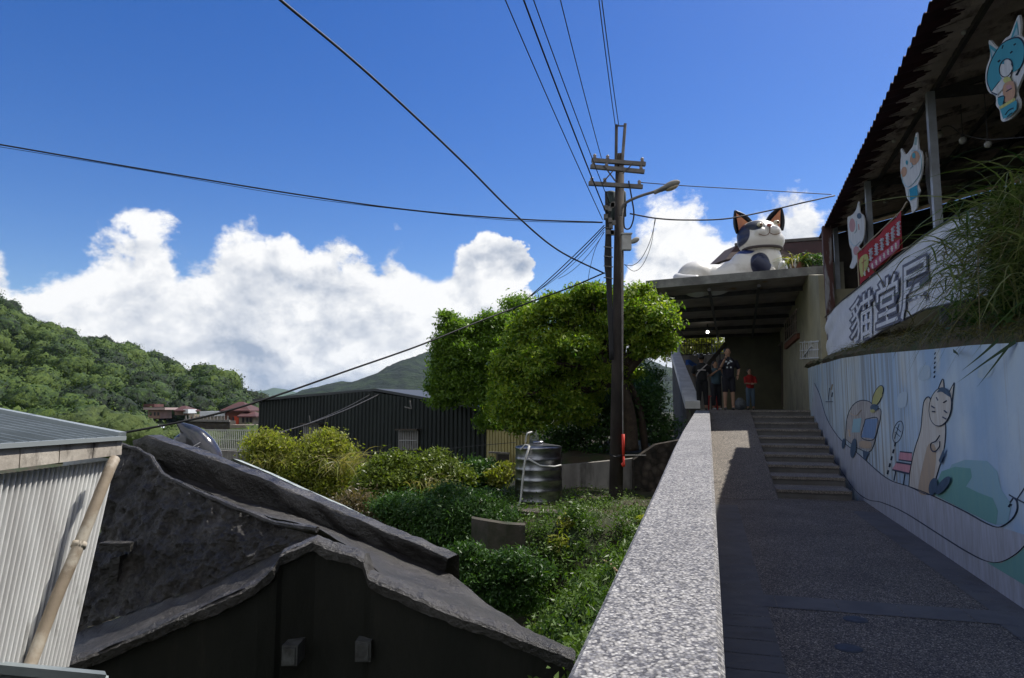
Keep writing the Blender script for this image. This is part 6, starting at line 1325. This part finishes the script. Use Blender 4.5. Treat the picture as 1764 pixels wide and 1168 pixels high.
# ---------------------------------------------------------------- people on the landing
def person(label, x, y, rz, H, J, skin=(.30, .17, .11), shirt=(.02, .02, .03), trousers=(.02, .02, .025), hair=(.012, .010, .010), longhair=False, shoe=(.05, .05, .05), trl=1.0, sleeve=.5):
    z = LZ; t_ = thing('person', label, 'person', None, Vector((x, y, z))); t_.rotation_euler = (0, 0, rz); t_.scale = (H / 1.75,) * 3
    g = dict(hip=(0, 0, .93), chest=(0, 0, 1.30), neck=(0, 0, 1.47), head=(0, .02, 1.63), kL=(-.10, -.02, .50), kR=(.10, -.02, .50), aL=(-.11, .02, .09), aR=(.11, .02, .09), eL=(-.27, .02, 1.13), eR=(.27, .02, 1.13), hL=(-.27, -.06, .88), hR=(.27, -.06, .88)); g.update(J)
    g = {k: Vector(v) for k, v in g.items()}; ms = mat('skin', skin, None, rough=.55); b = []
    sh = {s: g['chest'] + Vector((.185 * (1 if s == 'R' else -1), 0, .09)) for s in 'LR'}; hp_ = {s: g['hip'] + Vector((.09 * (1 if s == 'R' else -1), 0, -.03)) for s in 'LR'}
    b += [('b', g['head'], (.078, .095, .115)), ('b', g['head'] + Vector((0, -.02, -.06)), (.058, .07, .06)), ('b', g['head'] + Vector((0, -.098, -.01)), (.014, .02, .022)), ('t', [g['neck'] - Vector((0, 0, .08)), g['neck'] + Vector((0, 0, .08))], .055),
          ('b', g['chest'], (.17, .11, .20)), ('b', g['hip'] + Vector((0, 0, .02)), (.155, .11, .14)), ('t', [g['hip'], g['chest']], .125)]
    for s in 'LR':
        b += [('b', g['head'] + Vector((.08 * (1 if s == 'R' else -1), .01, -.01)), (.014, .022, .03)), ('t', [sh[s], g['e' + s], g['h' + s]], [.052, .042, .030]), ('t', [hp_[s], g['k' + s], g['a' + s]], [.088, .060, .040]), ('t', [g['a' + s], g['a' + s] + Vector((0, -.07, -.05)), g['a' + s] + Vector((0, -.15, -.06))], [.042, .038, .03])]
        d = (g['h' + s] - g['e' + s]).normalized(); sd_ = d.orthogonal().normalized(); pm_ = g['h' + s] + d * .06; b.append(('b', pm_, (.036, .03, .045)))
        for f in range(4): o_ = sd_ * (.026 - .0175 * f); b.append(('t', [pm_ + o_ * .8 + d * .02, pm_ + o_ + d * .065, pm_ + o_ * .9 + d * (.10 - .008 * abs(f - 1.4)) + Vector((0, -.012, 0))], [.0095, .0088, .0075]))
        b.append(('t', [pm_ + sd_ * .03 - d * .015, pm_ + sd_ * .055 + d * .02, pm_ + sd_ * .055 + d * .045], [.011, .010, .008]))
    fused('body', b, ms, t_, .011, 2)
    c = [('b', g['chest'] + Vector((0, 0, -.01)), (.195, .135, .22)), ('t', [g['hip'] - Vector((0, 0, .02)), g['chest']], .158)]
    for s in 'LR': c.append(('t', [sh[s], sh[s].lerp(g['e' + s], sleeve * 2 if sleeve < .5 else 1) if sleeve <= .5 else g['e' + s]], [.074, .062]))
    o = fused('shirt', c, mat('shirt', shirt, tuple(v * .7 for v in shirt), 8, .85), t_, .02, 3)
    c = [('b', g['hip'], (.170, .125, .13))]
    for s in 'LR': e = g['k' + s] if trl < .6 else g['k' + s].lerp(g['a' + s], .85); c.append(('t', [hp_[s], g['k' + s]] + ([e] if trl >= .6 else []), [.102, .082] + ([.062] if trl >= .6 else [])))
    fused('trousers', c, mat('trousers', trousers, None, rough=.85), t_, .02, 3)
    c = [('b', g['head'] + Vector((0, .025, .03)), (.092, .098, .105))] + ([('b', g['head'] + Vector((0, .06, -.1)), (.085, .06, .14))] if longhair else [])
    fused('hair', c, mat('hair', hair, None, rough=.6), t_, .015, 2)
    for s in 'LR':
        mb = MB(); mb.ball(g['a' + s] + Vector((0, -.06, -.05)), (.045, .13, .042), 12); mb.obj('shoe', mat('shoe', shoe), t_, True)
        mb = MB(); mb.ball(g['head'] + Vector((.028 * (1 if s == 'R' else -1), -.088, .012)), (.012, .006, .007), 8); mb.obj('eye', mat('eye', (.02, .015, .012)), t_, True)
    return t_, g
w_ = P(1256, 690, 20.0); t_, g = person('person in a black T-shirt with a white print, one hand raised to the face', w_.x, w_.y, R(-8), 1.82, dict(eL=(-.24, -.14, 1.16), hL=(-.12, -.26, 1.42), eR=(.30, .04, 1.16), hR=(.24, -.10, .96)), trl=.4, skin=(.32, .19, .13), shirt=(.012, .012, .022), trousers=(.012, .012, .018), sleeve=.5)
mb = MB(); [mb.add([Vector((x - .03, -.15, z)), Vector((x + .03, -.15, z + .01)), Vector((x + .02, -.153, z + .045)), Vector((x - .02, -.15, z + .05))], [(0, 1, 2, 3)]) for x, z in ((-.07, 1.33), (0, 1.30), (.07, 1.33), (-.02, 1.26), (.04, 1.35))]; mb.box(-.07, .07, -.152, -.148, 1.17, 1.21); mb.obj('shirt_print', mat('white print', (.6, .65, .7)), t_)
ph = MB(); ph.box(-.035, .035, -.004, .004, -.075, .075); o = ph.obj('phone', mat('phone', (.02, .02, .025), rough=.2)); o.location = Vector((w_.x, w_.y, LZ)) + Vector((-.10, -.36, 1.46)); PLACED.add(o); tag(o, 'dark phone held up by the person in the black T-shirt', 'phone')
w_ = P(1234, 690, 21.2); person('person in a slate blue top with arms raised, behind the one in the black T-shirt', w_.x, w_.y, R(10), 1.52, dict(eL=(-.26, -.12, 1.22), hL=(-.06, -.28, 1.40), eR=(.26, -.12, 1.22), hR=(.08, -.28, 1.42)), shirt=(.05, .09, .12), longhair=True, shoe=(.5, .5, .5))
w_ = P(1210, 688, 20.4); t_, g = person('person in black with a pale shoulder strap, turned away beside the parapet', w_.x, w_.y, R(165), 1.66, dict(eL=(-.27, -.08, 1.15), hL=(-.16, -.26, 1.05), eR=(.27, -.08, 1.15), hR=(.16, -.26, 1.05)), shirt=(.014, .014, .017), trousers=(.012, .012, .014))
mb = MB(); mb.tube(bez([Vector((-.17, .10, 1.43)), Vector((-.05, .17, 1.32)), Vector((.10, .165, 1.18)), Vector((.17, .12, 1.05))]), .018, 6); mb.tube(bez([Vector((-.12, .12, 1.24)), Vector((0, .17, 1.25)), Vector((.12, .12, 1.24))]), .022, 6); mb.obj('strap', mat('pale strap', (.35, .32, .32)), t_)
w_ = P(1293, 690, 22.2); person('child in a red top and jeans standing by the dark doorway', w_.x, w_.y, R(-5), 1.34, dict(eL=(-.22, -.14, 1.12), hL=(-.06, -.24, 1.10), eR=(.22, -.14, 1.12), hR=(.08, -.24, 1.10)), shirt=(.30, .015, .015), trousers=(.08, .12, .17), skin=(.34, .2, .14))
st_ = thing('plastic_stool', 'small red plastic stool among the people on the landing', 'stool'); q = P(1226, 690, 21.8)
mb = MB(); mb.box(q.x - .14, q.x + .14, q.y - .14, q.y + .14, LZ + .42, LZ + .45); mb.obj('seat', mat('red stool', (.45, .03, .03), None, rough=.45), st_)
for sx in (-1, 1):
    for sy in (-1, 1): mb = MB(); mb.beam((q.x + sx * .15, q.y + sy * .15, LZ), (q.x + sx * .11, q.y + sy * .11, LZ + .42), .035, .035); mb.obj('leg', mat('stool leg', (.4, .03, .03), None, rough=.45), st_)
q = P(1275, 690, 22.6); mb = MB(); 
def bag(a, b): r = .20 * math.sin(math.pi * min(.97, b + .05)) ** .5; return Vector((q.x + r * math.cos(2 * math.pi * a), q.y + r * .7 * math.sin(2 * math.pi * a), LZ + .4 * b))
mb.grid(bag, 20, 8); tag(mb.obj('cloth_bag', mat('grey bag', (.18, .2, .22), (.1, .11, .13), 9)), 'slumped grey bag on the landing floor between the people', 'bag')
mb = MB(); a0 = P(1160, 612, 25.5); mb.grid(lambda a, b: P(1181 + 20 * a, 620 + 5 * a + 9 * b - 2 * math.sin(a * 5), 24.4 - .3 * b), 12, 5)
tag(mb.obj('tarpaulin', mat('blue tarpaulin', (.03, .09, .28), (.02, .06, .2), 8, .6), None, True), 'blue tarpaulin bundled behind the upper parapet', 'tarpaulin')

hz = MB(); hz.box(-6050, 6050, -1000, 6050, -16, 290); ho_ = hz.obj('haze', None)
mh = bpy.data.materials.new('haze'); mh.use_nodes = True; t = NT(mh.node_tree); t.n.clear(); pv = t.new('ShaderNodeVolumePrincipled'); pv.inputs['Density'].default_value = 0.00005; pv.inputs['Color'].default_value = (.62, .79, 1, 1); pv.inputs['Anisotropy'].default_value = 0.2
om = t.new('ShaderNodeOutputMaterial'); t.l.new(pv.outputs[0], om.inputs['Volume']); ho_.data.materials.append(mh); tag(ho_, 'thin blue haze in the valley air', 'haze', kind='stuff')
# ---------------------------------------------------------------- put every thing's origin at its base
bpy.context.view_layer.update()
kids = {}
for o in bpy.data.objects:
    if o.parent: kids.setdefault(o.parent, []).append(o)
def desc(o):
    r = [o]
    for c in kids.get(o, []): r += desc(c)
    return r
for o in list(col.objects):
    if o.parent or o in PLACED or o.type not in ('MESH', 'EMPTY') or o.get('kind') == 'structure': continue
    ds = [d for d in desc(o) if d.type == 'MESH']
    if not ds: continue
    lo = np.array([1e9] * 3); hi = -lo
    for d in ds:
        a = np.empty(len(d.data.vertices) * 3, np.float32); d.data.vertices.foreach_get('co', a); a = a.reshape(-1, 3)
        lo = np.minimum(lo, a.min(0)); hi = np.maximum(hi, a.max(0))
    b = Vector(((lo[0] + hi[0]) / 2, (lo[1] + hi[1]) / 2, lo[2])); M_ = Matrix.Translation(-b)
    for d in ds: d.data.transform(M_)
    o.location = b
